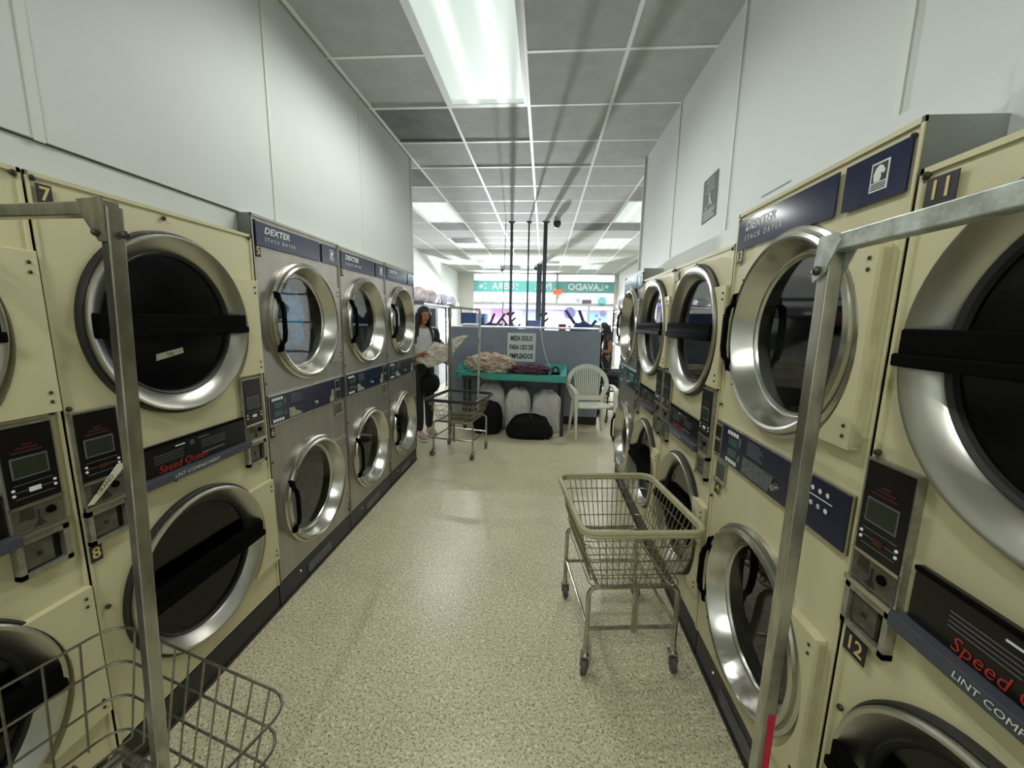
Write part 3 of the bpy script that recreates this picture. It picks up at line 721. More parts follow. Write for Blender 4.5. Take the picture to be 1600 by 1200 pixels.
# ------------------------------------------------------------ island partition, table, sign
PG = mat('partition_laminate', (138, 146, 160), .35, metal=.2, var=.12, vscale=3)  # pale bluish tone has the far room's glare haze mixed into the base colour
PY = 5.78
t = empty('washer_island_partition', (-.28, PY, 0)); tag(t, 'long grey steel partition behind the turquoise table', 'partition')
q = MB(); q.box(-1.115, -.245, 0, .05, .13, 1.405, PG); q.box(-.245, .12, -.012, .05, .13, 1.40, PG); q.box(.12, 1.12, 0, .05, .13, 1.385, PG); q.box(-1.115, -1.09, 0, .95, .13, 1.40, PG); q.box(1.10, 1.12, 0, .95, .13, 1.385, PG)
q.build('panel', t, smooth=False)
q = MB(); q.box(-1.10, 1.10, .03, .95, 0, .13, BLACKT); q.build('toe_kick', t, smooth=False)
q = MB(); q.box(-1.13, 1.13, -.005, .97, 1.405, 1.42, mat('white_capping', (214, 218, 222), .4)); q.build('top', t, smooth=False, label='white top capping')
# sign
t = empty('notice_sign', (-.315, PY-.016, 1.13)); tag(t, 'white sign reading MESA SOLO PARA USO DE EMPLEADOS on the grey partition', 'sign')
q = MB(); q.box(-.205, .205, -.006, 0, -.208, .208, mat('sign_white', (206, 216, 212), .4)); q.build('board', t, smooth=False, bevel=.003)
q = MB()
for k, s_ in enumerate(('MESA SOLO', 'PARA USO DE', 'EMPLEADOS')): q.text(s_, 0, .128-.128*k, .098, -.0075, INK, 'CENTER', sx=(.62, .56, .63)[k], bold=.0035)
q.build('lettering', t, smooth=False)
# white cord
q = MB(); q.tube([(-.035, PY-.014, 1.40), (-.02, PY-.02, 1.25), (.02, PY-.02, 1.08), (.07, PY-.03, .93), (.11, PY-.05, .85), (.13, PY-.10, .815)], .006, WHITE, 6)
tag(q.build('cable'), 'thin white cable hanging down the grey partition right of the sign', 'cable')
# turquoise table
TQ = mat('turquoise_fibreglass', (72, 164, 150), .4, var=.08, vscale=4)
DK = mat('dark_leg_paint', (44, 46, 50), .5)
t = empty('folding_table', (-.45, 5.45, 0), R_(0)); tag(t, 'turquoise fibreglass tray table against the grey partition', 'table')
# tray corners in world: near edge from (-1.18,5.28) to (.30,5.10), back edge at y 5.74
nl, nr, bl, br = Vector((-1.16, 5.25)), Vector((.31, 5.10)), Vector((-1.20, 5.75)), Vector((.34, 5.75))
zf, zr_, zn = .795, .90, .835
def w2(p, z): return (p[0]+.45, p[1]-5.45, z)
i_nl, i_nr, i_bl, i_br = Vector((-1.08, 5.27)), Vector((.22, 5.13)), Vector((-1.10, 5.66)), Vector((.24, 5.66))
q = MB()
q.add([w2(i_nl, zf), w2(i_nr, zf), w2(i_br, zf), w2(i_bl, zf), w2(nl, zn-.02), w2(nr, zn-.02), w2(br, zr_), w2(bl, zr_)],
      [(0, 1, 2, 3), (1, 5, 6, 2), (2, 6, 7, 3), (3, 7, 4, 0), (0, 4, 5, 1)], TQ)
for a, b_, za, zb_ in ((nl, nr, zn-.02, zn-.02), (nr, br, zn-.02, zr_), (br, bl, zr_, zr_), (bl, nl, zr_, zn-.02)):
    d = Vector((b_.y-a.y, -(b_.x-a.x))).normalized()*.006
    q.add([w2(a, za), w2(b_, zb_), w2(b_, zb_-.085 if zb_ < .85 else .76), w2(a, za-.085 if za < .85 else .76),
           w2(a+d, za+.004), w2(b_+d, zb_+.004), w2(b_+d, .755), w2(a+d, .755)], [(0, 1, 5, 4), (4, 5, 6, 7), (3, 2, 1, 0), (7, 6, 2, 3)], TQ)
q.build('tray', t, smooth=False)
for px, py in ((-1.06, 5.34), (.275, 5.16), (-1.06, 5.68), (.25, 5.66)):
    q = MB(); q.box(px+.45-.022, px+.45+.022, py-5.45-.022, py-5.45+.022, 0, .775, DK); q.build('leg', t, smooth=False)
q = MB(); q.box(-.63, .72, -.24, -.22, .735, .775, DK); q.box(-.63, .72, .20, .22, .735, .775, DK); q.box(-.63, -.60, -.2, .2, .3, .33, DK); q.build('apron', t, smooth=False)
# heaps on the table
TOWEL = mat('beige_cloth', (200, 182, 160), .9, var=.6, vscale=9, dark=(136, 116, 98)); 
tag(blob('laundry_heap', (-.73, 5.47, .790), (.30, .17, .135), TOWEL, 2, .42, 9, p=2.0, seg=72, rings=44), 'heap of crumpled beige towels on the left of the turquoise table', 'laundry')
tag(blob('laundry_heap', (-.17, 5.42, .790), (.23, .13, .07), mat('maroon_cloth', (108, 62, 72), .9, var=.7, vscale=10, dark=(60, 64, 84)), 7, .5, 9, p=2.2, seg=64, rings=40), 'low pile of dark red and grey clothes in the middle of the turquoise table', 'laundry')
t = empty('tape_roll', (.178, 5.42, .80)); tag(t, 'small dark roll standing at the right end of the turquoise table', 'roll')
q = MB(); q.lathe([(.028, -.02), (.055, -.02), (.055, .02), (.028, .02), (.028, -.02)], 0, .055, mat('dark_roll', (40, 44, 58), .5), 28); q.build('ring', t)
q = MB(); q.box(-.06, .06, -.03, .03, -.004, .02, BLACKR); q.build('holder', t, smooth=False)
# sacks under the table
SACK = mat('white_sack', (208, 206, 200), .85, var=.3, vscale=5, dark=(150, 146, 140)); SACKB = mat('black_sack', (15, 15, 17), .7, spec=.2, var=.4, vscale=8)
tag(blob('laundry_sack', (-.70, 5.52, 0), (.20, .17, .345), SACK, 1, .16, 4, p=2.8, pleat=.05, taper=.12), 'white laundry sack under the left of the turquoise table, behind the black bag', 'sack', 'laundry sacks under the table')
tag(blob('laundry_sack', (-.325, 5.40, 0), (.175, .16, .315), SACK, 4, .17, 4.6, p=3, pleat=.05, taper=.10), 'full white laundry sack standing under the middle of the turquoise table', 'sack', 'laundry sacks under the table')
tag(blob('laundry_sack', (.075, 5.42, 0), (.20, .155, .30), SACK, 6, .17, 4.8, p=2.8, pleat=.05, taper=.10), 'white laundry sack with a dark drawstring under the right of the turquoise table', 'sack', 'laundry sacks under the table')
tag(blob('laundry_sack', (-.72, 5.20, 0), (.19, .12, .235), SACKB, 9, .12, 4, p=3, pleat=.03), 'tall black bag standing behind the dark rimmed cart', 'sack', 'laundry sacks under the table')
# black duffel, trapezoid heap
o = blob('duffel_bag', (-.150, 5.07, 0), (.275, .13, .165), SACKB, 12, .12, 5, p=3.2, taper=.26, pleat=.03); tag(o, 'low black duffel bag on the floor in front of the white sacks', 'bag')
q = MB(); q.tube([(0, -.02, .30), (.02, -.06, .30), (.03, -.09, .26)], .006, GREYC, 6); q.build('tie', o)
q = MB(); q.tube([(.16, -.10, .48), (.172, -.115, .3), (.178, -.12, .1)], .004, INK, 6); 
for s_ in bpy.data.objects:
    if s_.get('label', '').startswith('white laundry sack with'): q.build('drawstring', s_)

# ------------------------------------------------------------ plastic chair
def chair(loc, yaw):
    t = empty('plastic_armchair', (loc[0], loc[1], 0), yaw); tag(t, 'white plastic garden armchair with slatted back at the right end of the partition', 'chair')
    W = mat('white_plastic', (206, 206, 190), .4)
    # faces -Y. seat
    q = MB(); n = 10; vs_ = []; fs = []
    for i in range(n+1):
        for j in range(n+1):
            u = i/n*2-1; v = j/n
            wdt = .225-.03*v+(.01 if v < .1 else 0)
            vs_.append((u*wdt, -.22+v*.42+.02*(u*u)*(1-v), .445-.03*math.sin(PI*v)*(1-u*u)-.022*v-(.02 if v == 0 else 0)))
    for i in range(n):
        for j in range(n): fs.append((i*(n+1)+j, (i+1)*(n+1)+j, (i+1)*(n+1)+j+1, i*(n+1)+j+1))
    q.add(vs_, fs, W); o = q.build('seat', t); m = o.modifiers.new('s', 'SOLIDIFY'); m.thickness = .022
    # back
    q = MB()
    def bp(u, v):   # u -1..1, v 0..1 up the back; curved in plan
        hw = .17+.12*math.sin(min(1, v*1.15)*PI*.55)
        if v > .55: hw = .288*math.sqrt(max(0, 1-((v-.55)/.45)**2))
        x = u*hw; return Vector((x, .19+.10*v-.30*x*x, .425+.475*v))
    def strip(pts, wd, th):
        vs_ = []; 
        for k, p in enumerate(pts):
            a = pts[max(0, k-1)]; b_ = pts[min(len(pts)-1, k+1)]; tt = (b_-a).normalized(); nn = Vector((0, 1, .0)); s = tt.cross(nn).normalized()
            vs_ += [p+s*wd/2+nn*th/2, p-s*wd/2+nn*th/2, p-s*wd/2-nn*th/2, p+s*wd/2-nn*th/2]
        fs = []
        for k in range(len(pts)-1):
            for c in range(4): fs.append((k*4+c, k*4+(c+1) % 4, k*4+4+(c+1) % 4, k*4+4+c))
        fs += [(3, 2, 1, 0), tuple(len(vs_)-4+c for c in range(4))]
        q.add(vs_, fs, W)
    outer = [Vector((-.19, .19, .40))]+[bp(-1, v/14*.93) for v in range(2, 15)]
    topc = []
    for k in range(0, 25):
        a = PI-PI*k/24; x = .272*math.cos(a); z = .665+.235*math.sin(a)
        topc.append(Vector((x, .205+.085*((z-.425)/.475)-.30*x*x+.01, z)))
    lower = [Vector((-.17, .185, .44)), Vector((-.215, .19, .52)), Vector((-.25, .195, .60))]
    loop = lower+topc+[Vector((-p.x, p.y, p.z)) for p in reversed(lower)]
    strip(loop, .062, .014)
    strip([Vector((x/10*.19, .190-.3*(x/10*.19)**2, .475)) for x in range(-10, 11)], .07, .012)
    for k in range(-6, 7):
        x = k*.031
        zt = .665+.215*math.sqrt(max(0, 1-(x/.26)**2)); zb = .50
        strip([Vector((x*(.80+.2*f), .20+.085*((zb+(zt-zb)*f-.425)/.475)-.30*x*x, zb+(zt-zb)*f)) for f in [i/6 for i in range(7)]], .0175, .010)
    q.build('backrest', t)
    for s in (-1, 1):
        q = MB()
        pts = [(s*.262, .13, .665), (s*.285, .05, .672), (s*.285, -.08, .662), (s*.270, -.20, .635), (s*.262, -.225, .61)]
        for k in range(len(pts)-1):
            a, b_ = Vector(pts[k]), Vector(pts[k+1])
            q.add([a+Vector((-.026, 0, .008)), a+Vector((.026, 0, .008)), b_+Vector((.026, 0, .008)), b_+Vector((-.026, 0, .008)), a+Vector((-.026, 0, -.012)), a+Vector((.026, 0, -.012)), b_+Vector((.026, 0, -.012)), b_+Vector((-.026, 0, -.012))],
                  [(0, 1, 2, 3), (7, 6, 5, 4), (0, 4, 5, 1), (2, 6, 7, 3), (1, 5, 6, 2), (0, 3, 7, 4)], W)
        q.build('armrest', t)
        for fr_, (xt, yt, zt_, xb, yb) in enumerate(((.262, -.215, .62, .245, -.235), (.20, .19, .45, .235, .245))):
            q = MB(); q.add([(s*xt-.026, yt-.02, zt_), (s*xt+.026, yt-.02, zt_), (s*xt+.026, yt+.03, zt_), (s*xt-.026, yt+.03, zt_), (s*xb-.014, yb-.014, 0), (s*xb+.014, yb-.014, 0), (s*xb+.014, yb+.014, 0), (s*xb-.014, yb+.014, 0)],
                            [(3, 2, 1, 0), (4, 5, 6, 7), (0, 1, 5, 4), (1, 2, 6, 5), (2, 3, 7, 6), (3, 0, 4, 7)], W)
            if fr_ == 0: q.add([(s*.20, -.20, .44), (s*.262, -.20, .44), (s*.262, -.18, .38), (s*.20, -.18, .41)], [(0, 1, 2, 3)], W)
            q.build('leg', t, bevel=.004)
    return t
chair((.665, 5.30), R_(8.5))

# ------------------------------------------------------------ poles
PB = mat('dark_conduit', (58, 62, 72), .45)
for x, r, lab in ((-.571, .024, 'leftmost dark conduit pole rising from the island to the ceiling'), (-.289, .014, 'thin dark conduit pole between the two thicker poles'), (-.018, .032, 'thick dark pole right of centre, from the island to the ceiling')):
    t = empty('conduit_pole', (x, 6.80, 0)); tag(t, lab, 'pole', 'conduit poles above the island')
    q = MB(); q.tube([(0, 0, 0), (0, 0, CE)], r, PB, 12, square=(r > .03)); q.build('pipe', t)
    q = MB(); q.lathez([(r, -.02), (r+.04, 0)], 0, 0, PB, 16, CE-.004); q.build('ceiling_flange', t)
    if r > .02:
        q = MB(); q.tube([(-.07, 0, 1.62), (.07, 0, 1.64)], .02, PB, 8); q.tube([(0, 0, 1.48), (.09, 0, 1.56)], .016, PB, 8); q.sphere((0, 0, 1.62), .045, PB, 10, 8); q.build('valve', t)
q = MB(); q.tube([(-.66, 6.72, CE), (-.68, 6.72, 2.3), (-.74, 6.72, .02)], .006, PB, 6); tag(q.build('cable'), 'thin dark cable slanting down beside the leftmost conduit pole', 'cable')
t = empty('column_duct', (-.17, 11.78, 0)); tag(t, 'wide dark square duct far behind the thick pole', 'duct')
q = MB(); q.box(-.075, .075, -.06, .06, 0, CE, PB); q.build('casing', t, smooth=False)
# ceiling cameras
def camdome(x, y, lab, s=1):
    t = empty('security_camera', (x, y, CE)); tag(t, lab, 'camera', 'ceiling security cameras')
    q = MB(); q.lathez([(0, 0), (.045*s, 0), (.045*s, -.02*s), (.05*s, -.05*s)], 0, 0, mat('camera_white', (180, 182, 184), .4), 16, 0); q.build('mount', t)
    q = MB(); q.sphere((0, 0, -.075*s), (.055*s, .055*s, .065*s), mat('camera_dark', (48, 50, 54), .25), 16, 10); q.build('dome', t)
camdome(.159, 6.52, 'dark domed camera hanging from the ceiling right of the poles', 1.1)
camdome(-.29, 12.06, 'small camera on the far ceiling near the middle', 1.0); camdome(-1.33, 12.5, 'small camera on the far ceiling left of the poles', 1.0)

# ------------------------------------------------------------ poster on the right wall
q = MB(); PK = mat('poster_dark', (74, 82, 82), .5); PW = mat('poster_pale', (168, 178, 172), .6)
q.box(-.10, .10, -.003, 0, -.125, .125, PK)
q.text('NOTICE', 0, .098, .030, -.0036, PW, 'CENTER'); q.text('LAUNDRY', 0, .070, .026, -.0036, PW, 'CENTER'); q.text('CUSTOMERS', 0, .045, .022, -.0036, PW, 'CENTER')
q.sphere((.0, -.004, .020), (.012, .001, .012), PW, 12, 8); q.prism([(-.02, -.035), (.0, -.01), (-.01, .006), (.01, .008), (.02, -.012), (.042, -.045), (.03, -.048), (.008, -.022), (-.006, -.036)], -.0045, -.003, PW)
q.prism([(-.055, -.052), (-.035, -.052), (-.03, -.035), (-.05, -.038)], -.0045, -.003, PW)
q.box(-.088, .088, -.0036, -.003, -.066, -.062, PW)
for k in range(3): q.box(-.075, .075-.02*(k % 2), -.0036, -.003, -.080-.016*k, -.073-.016*k, PW)
q.xf(Matrix.Rotation(-PI/2, 4, 'Z')); o = q.build('wall_poster', smooth=False); o.location = (WR, 2.545, 2.25); o.rotation_euler = (R_(-3), 0, 0)
tag(o, 'small dark grey notice poster on the upper right wall', 'poster')

# ------------------------------------------------------------ storefront
FRM = mat('window_frame', (176, 178, 176), .5, metal=.2)
def wbox(q, x0, x1, z0, z1, d=.05): q.box(x0, x1, FRONT_Y-d, FRONT_Y+d, z0, z1, FRM)
q = MB(); q.box(-3.1, -2.45, FRONT_Y-.1, FRONT_Y+.1, 0, CE, mat('pier_paint', (190, 190, 184), .6)); q.box(2.32, 2.55, FRONT_Y-.1, FRONT_Y+.1, 0, CE, MATS['pier_paint']); struct(q.build('wall_front', smooth=False))
q = MB(); wbox(q, -2.45, 2.32, 2.02, 2.12); wbox(q, .37, .45, 2.12, CE); wbox(q, -2.45, 2.32, 0, .25)
for x in (-1.42, -.62, 1.52): wbox(q, x-.025, x+.025, .25, 2.02, .04)
wbox(q, -2.45, 2.32, CE-.04, CE); fr_ = struct(q.build('window_1', smooth=False))
q = MB(); q.quad((-2.45, FRONT_Y, .2), (2.32, FRONT_Y, .2), (2.32, FRONT_Y, CE-.03), (-2.45, FRONT_Y, CE-.03), WGLASS); q.build('pane', fr_, smooth=False)
# banner, lettering faces the street
def translucent(name, rgb, tr=.55):
    m = bpy.data.materials.new(name); m.use_nodes = True; nt = m.node_tree
    b_ = nt.nodes['Principled BSDF']; out = [n for n in nt.nodes if n.type == 'OUTPUT_MATERIAL'][0]
    b_.inputs['Base Color'].default_value = (*lin(rgb), 1); b_.inputs['Roughness'].default_value = .6
    tl = nt.nodes.new('ShaderNodeBsdfTranslucent'); tl.inputs[0].default_value = (*lin(rgb), 1)
    mx = nt.nodes.new('ShaderNodeMixShader'); mx.inputs[0].default_value = tr
    nt.links.new(b_.outputs[0], mx.inputs[1]); nt.links.new(tl.outputs[0], mx.inputs[2]); nt.links.new(mx.outputs[0], out.inputs[0]); return m
TQB = translucent('turquoise_vinyl', (132, 184, 180), .35); WHB = translucent('white_vinyl', (252, 252, 252), .15)
t = empty('window_banner', (-.05, FRONT_Y-.07, 2.645), PI); tag(t, 'long turquoise banner across the shop window with mirrored LAVADO POR LIBRA', 'banner')
q = MB(); q.box(-2.44, 2.44, -.001, .001, -.195, .195, TQB); q.build('banner_sheet', t, smooth=False)
q = MB()
for yy in (.004,):
    q.text('LAVADO', -1.42, 0, .30, yy, WHB, 'CENTER', bold=.008); q.text('POR', .0, 0, .30, yy, WHB, 'CENTER', bold=.008); q.text('LIBRA', 1.38, 0, .30, yy, WHB, 'CENTER', bold=.008)
    for x, z, r in ((-2.0, -.05, .03), (-1.98, .08, .025), (-2.12, .03, .06), (2.0, -.07, .035), (2.02, .09, .03), (2.15, 0, .07), (-.4, -.06, .03), (.9, .06, .04), (.9, -.08, .03)): q.disc(x, z, r, yy, WHB, 16)
q.build('lettering', t, smooth=False)
# exit sign
t = empty('exit_sign', (.42, FRONT_Y-.106, 2.47)); tag(t, 'small red exit sign in front of the turquoise banner', 'sign')
q = MB(); q.box(-.14, .14, -.03, .03, -.09, .09, mat('exit_housing', (220, 120, 96), .5, emit=(230, 110, 80), estr=.6)); q.build('housing', t, smooth=False)
q = MB(); q.text('EXIT', 0, 0, .13, -.032, mat('exit_red', (220, 40, 30), .5, emit=(230, 50, 30), estr=1.2), 'CENTER', bold=.002); q.build('lettering', t, smooth=False)
# bubble decals
DEC = [(-2.14, 2.20, .085, (150, 150, 150), 'left grey'), (-1.84, 2.19, .09, (160, 160, 156), 'second grey'), (1.94, 2.19, .155, (120, 176, 176), 'large teal'), (1.13, 2.21, .08, (170, 172, 172), 'small grey upper right'), (.56, 2.40, .19, (178, 196, 176), 'large pale green'),
       (.87, 1.78, .20, (128, 124, 168), 'large violet'), (2.00, 1.78, .11, (150, 130, 170), 'purple right'), (.47, 1.73, .11, (150, 180, 196), 'pale blue'), (1.78, 1.70, .05, (140, 110, 150), 'tiny purple'), (1.90, 1.58, .055, (170, 130, 160), 'small pink')]
for x, z, r, c, nm in DEC:
    q = MB(); m_ = translucent('bubble_'+nm.replace(' ', '_'), c, .35)
    q.lathe([(0, 0), (r*.8, -.001), (r, 0)], 0, 0, m_, 28); o = q.build('bubble_decal', smooth=False); o.location = (x, FRONT_Y-.055-.02*(nm == 'large pale green'), z)
    tag(o, nm+' round bubble decal on the shop window', 'decal', 'bubble decals on the shop window')
q = MB(); q.box(-.16, .16, -.06, .06, 0, .12, mat('dusty_plum', (110, 92, 108), .6)); o = q.build('small_box', smooth=False); o.location = (1.43, FRONT_Y-.03, 2.12); o['label'] = 'dark box resting on the window crossbar at the right'; o['category'] = 'box'

# outside
q = MB(); q.box(-40, 40, FRONT_Y+.1, 60, -.15, -.02, mat('asphalt', (150, 150, 150), .8, var=.2)); struct(q.build('ground_street', smooth=False))
q = MB(); q.box(-22, 22, 38, 44, -.1, 4.2, mat('shop_front', (216, 196, 206), .6))
q.box(-22, 22, 37.2, 38, 2.5, 3.0, mat('lilac_awning', (150, 140, 196), .6))
cols = [(200, 120, 150), (150, 160, 190), (220, 170, 180), (120, 160, 170), (210, 130, 120)]
for k in range(14): q.box(-20+k*3, -18.2+k*3, 37.8, 38, .4, 2.3, mat('shop_pane_%d' % (k % 5), cols[k % 5], .4))
o = q.build('shop_building', smooth=False); tag(o, 'pink fronted row of shops across the street', 'building')
def car(x, y, c, lab, yaw=0):
    t = empty('parked_car', (x, y, 0), yaw); tag(t, lab, 'car', 'cars parked outside')
    pts = [(-2.1, .35), (2.1, .35), (2.15, .75), (1.5, .92), (1.0, 1.38), (-.9, 1.42), (-1.6, .98), (-2.15, .9)]
    q = MB(); q.prism(pts, -.85, .85, mat('car_paint_%d' % c[0], c, .2, spec=.6)); q.build('body', t, smooth=False, bevel=.08, seg=3)
    q = MB(); q.prism([(-1.35, .98), (1.25, .98), (.9, 1.33), (-.8, 1.36)], -.865, .865, BLACK); q.build('side_windows', t, smooth=False)
    for sx in (-1.35, 1.35):
        for sy in (-.8, .8):
            q = MB(); q.lathe([(0, -.1), (.2, -.1), (.33, -.09), (.33, .09), (.2, .1), (0, .1)], 0, 0, BLACKR, 24, cy=0); o = q.build('wheel', t); o.location = (sx, sy, .32)
    return t
car(-2.6, 19, (190, 60, 70), 'red car parked outside, left of the doorway'); car(3.0, 21, (200, 200, 206), 'silver car parked outside on the right')

# ------------------------------------------------------------ front room furniture
WCAB = mat('white_cabinet', (216, 222, 228), .4)
descs = ['white panelled washer cabinet nearest the person', 'second white washer cabinet along the left wall', 'third white washer cabinet along the left wall', 'farthest white washer cabinet along the left wall']
for k in range(4):
    t = empty('washer_cabinet', (-2.66, 7.36+k*.85, 0)); tag(t, descs[k], 'washer', 'white washers along the left wall')
    q = MB(); q.box(-.30, .30, -.41, .41, 0, 1.55, WCAB); q.build('body', t, smooth=False, bevel=.01)
    q = MB(); q.lathe([(0, -.02), (.16, -.02), (.2, -.05), (.24, -.04), (.25, 0)], 0, 0, mat('washer_port', (70, 76, 84), .3), 28); q.xf(Matrix.Translation((.30, 0, .8)) @ Matrix.Rotation(PI/2, 4, 'Z')); q.build('door', t)
t = empty('storage_rack', (-2.35, 9.0, 0)); tag(t, 'tall dark metal rack of laundry bags along the left wall of the front room', 'rack')
q = MB(); q.box(-.64, .20, -1.9, 1.5, 1.77, 1.80, mat('rack_metal', (86, 88, 100), .4, metal=.4)); q.build('shelf', t, smooth=False)
for x in (.18,):
    for y in (-1.88, -.2, 1.48):
        q = MB(); q.tube([(x, y, 0), (x, y, 1.80)], .018, MATS['rack_metal'], square=True); q.build('leg', t, smooth=False)
PLB = [mat('clear_bag_%d' % i, c, .25, var=.8, vscale=9, dark=d) for i, (c, d) in enumerate((((212, 214, 220), (120, 122, 134)), ((220, 212, 214), (160, 116, 126)), ((206, 210, 218), (90, 98, 130)), ((226, 226, 230), (110, 106, 104))))]
bl_ = ['pink and white', 'red and white', 'grey', 'white', 'blue grey', 'pale', 'cream']
for k, (y, s) in enumerate(((7.35, .19), (7.78, .18), (8.2, .14), (8.65, .15), (9.1, .18), (9.55, .16), (10.0, .12))):
    o = blob('laundry_bag', (-2.32+.05*(k % 2), y, 1.80), (.17, .17, s*.78), PLB[(1, 1, 3, 2, 2, 0, 3)[k]], 20+k, .2, 5, seg=24, rings=16)
    tag(o, bl_[k]+' laundry bag on the left rack, %s from its near end' % ['first', 'second', 'third', 'fourth', 'fifth', 'sixth', 'seventh'][k], 'laundry bag', 'laundry bags on the left rack')
# poster on washer side
q = MB(); q.box(-.16, .16, -.004, 0, -.24, .24, mat('poster_slate', (70, 78, 90), .5)); q.prism([(-.06, -.1), (.05, -.1), (.04, .05), (.0, .12), (-.05, .02)], -.006, -.004, WHITE); q.box(-.09, .09, -.006, -.004, -.19, -.15, WHITE)
o = q.build('wall_poster', smooth=False); o.location = (-2.05, 6.90, 1.45); tag(o, 'dark poster with a white figure behind the standing person', 'poster')
q = MB(); q.box(-2.36, -1.85, 6.91, 6.93, .3, 1.75, WCAB); o = q.build('display_board', smooth=False); tag(o, 'white board carrying the dark poster behind the person', 'board'); 
q = MB(); q.box(-.02, .02, -.01, .01, 0, .3, WCAB)
# blue cabinets
BLU = mat('blue_box', (34, 58, 100), .5)
for x, y, w_, h, lab in ((-1.66, 9.0, .34, 1.66, 'dark navy cabinet left of the island, under the end of the rack'), (-1.62, 10.2, .30, 1.66, 'brighter blue cabinet right behind the navy one')):
    t = empty('vending_cabinet', (x, y, 0)); tag(t, lab, 'cabinet')
    q = MB(); q.box(-w_/2, w_/2, -.25, .25, 0, h, BLU if y < 10 else mat('blue_box_light', (56, 96, 150), .5)); q.build('body', t, smooth=False, bevel=.01)
    q = MB(); q.box(-w_/2+.03, w_/2-.03, -.26, -.25, .1, h-.1, BLU); q.build('door', t, smooth=False)
# dark blue bucket chairs upturned beyond the island
DB = mat('blue_plastic', (32, 52, 92), .4)
def upturned(x, y, s, yaw, lab):
    t = empty('bucket_chair', (x, y, 1.30), yaw); tag(t, lab, 'chair', 'dark blue chairs upturned beyond the island')
    q = MB(); q.prism([(-.17*s, 0), (.19*s, 0), (.20*s, .16*s), (.10*s, .19*s), (.04*s, .24*s), (-.04*s, .18*s), (-.12*s, .20*s), (-.16*s, .1*s)], -.16, .16, DB); q.build('seat', t, smooth=False, bevel=.03, seg=3)
    for a, b_ in (((-.12*s, .17*s), (-.30*s, .42*s)), ((.04*s, .2*s), (-.05*s, .42*s)), ((.18*s, .12*s), (.27*s, .24*s)), ((-.15*s, .03*s), (-.24*s, .12*s))):
        q = MB(); q.tube([(a[0], 0, a[1]), (b_[0], 0, b_[1])], .028*s, DB, 8); q.build('leg', t)
    return t
upturned(.70, 7.6, 1.0, 0, 'dark blue chair upturned on a surface right of the poles')
upturned(-.98, 7.6, .8, PI, 'dark blue chair upturned on a surface left of the poles')
upturned(-.62, 7.7, .62, 0, 'small dark blue chair upturned next to the leftmost pole')
# rear washers of the island that carry them
t = empty('washer_row_top', (-.2, 7.7, 0)); tag(t, 'low run of washers behind the grey partition', 'washer')
q = MB(); q.box(-1.15, .98, -.40, .5, 0, 1.28, WCAB); q.build('body', t, smooth=False)
q = MB(); q.box(-1.16, .99, -.41, .51, 1.28, 1.30, MATS['white_capping']); q.build('top', t, smooth=False)
for x, w_, h, c, lab in ((-.20, .26, .22, (96, 110, 150), 'slate blue box standing between the poles'), (.34, .14, .16, (110, 40, 50), 'dark red box right of the thick pole')):
    q = MB(); q.box(-w_/2, w_/2, -.1, .1, 0, h, mat('box_%d' % c[0], c, .6)); o = q.build('storage_box', smooth=False, bevel=.006); o.location = (x, 7.6, 1.30); tag(o, lab, 'box')
# towels / things on partition top
tag(blob('folded_cloth', (-1.10, 5.95, 1.42), (.13, .09, .022), mat('pale_cloth', (206, 208, 214), .8), 33, .2, 4, seg=20, rings=12), 'small pale cloth lying on top of the partition at its left end', 'cloth')
# right rack with bags
t = empty('storage_rack', (1.60, 7.6, 0)); tag(t, 'dark rack of laundry bags behind the steel dryer on the right', 'rack')
for z in (1.10, 1.42, 1.72): 
    q = MB(); q.box(-.22, .25, -.6, .6, z-.015, z, MATS['rack_metal']); q.build('shelf', t, smooth=False)
for x in (-.22, .25):
    for y in (-.58, .58):
        q = MB(); q.tube([(x, y, 0), (x, y, 1.75)], .016, INK, square=True); q.build('leg', t, smooth=False)
for k, (y, z, r_) in enumerate(((7.3, 1.72, .15), (7.8, 1.72, .13), (7.3, 1.42, .14), (7.8, 1.42, .13), (7.4, 1.10, .13))):
    o = blob('laundry_bag', (1.58, y, z), (.20, .20, r_), PLB[k % 4], 40+k, .2, 5, seg=24, rings=16)
    tag(o, ['near bag on the top shelf', 'far bag on the top shelf', 'near bag on the middle shelf', 'far bag on the middle shelf', 'bag on the lowest shelf'][k]+' of the rack on the right', 'laundry bag', 'laundry bags on the right rack')
# dark trolley between chair and dryers
trol = cart((1.18, 6.3), R_(4), .24, .34, .74, .5, 'distant dark cart full of clothes behind the white chair', INK, mat('dark_wire', (70, 70, 74), .4, metal=.6), inset=.03, rimr=.012, nx=8, ny=8, rings=3, frame=INK)
tag(blob('laundry_heap', (1.18, 6.3, .52), (.17, .25, .13), mat('charcoal_cloth', (40, 42, 50), .8, var=.5, vscale=10), 51, .3, 5, seg=24, rings=16), 'dark clothes heaped in the distant cart behind the chair', 'laundry')

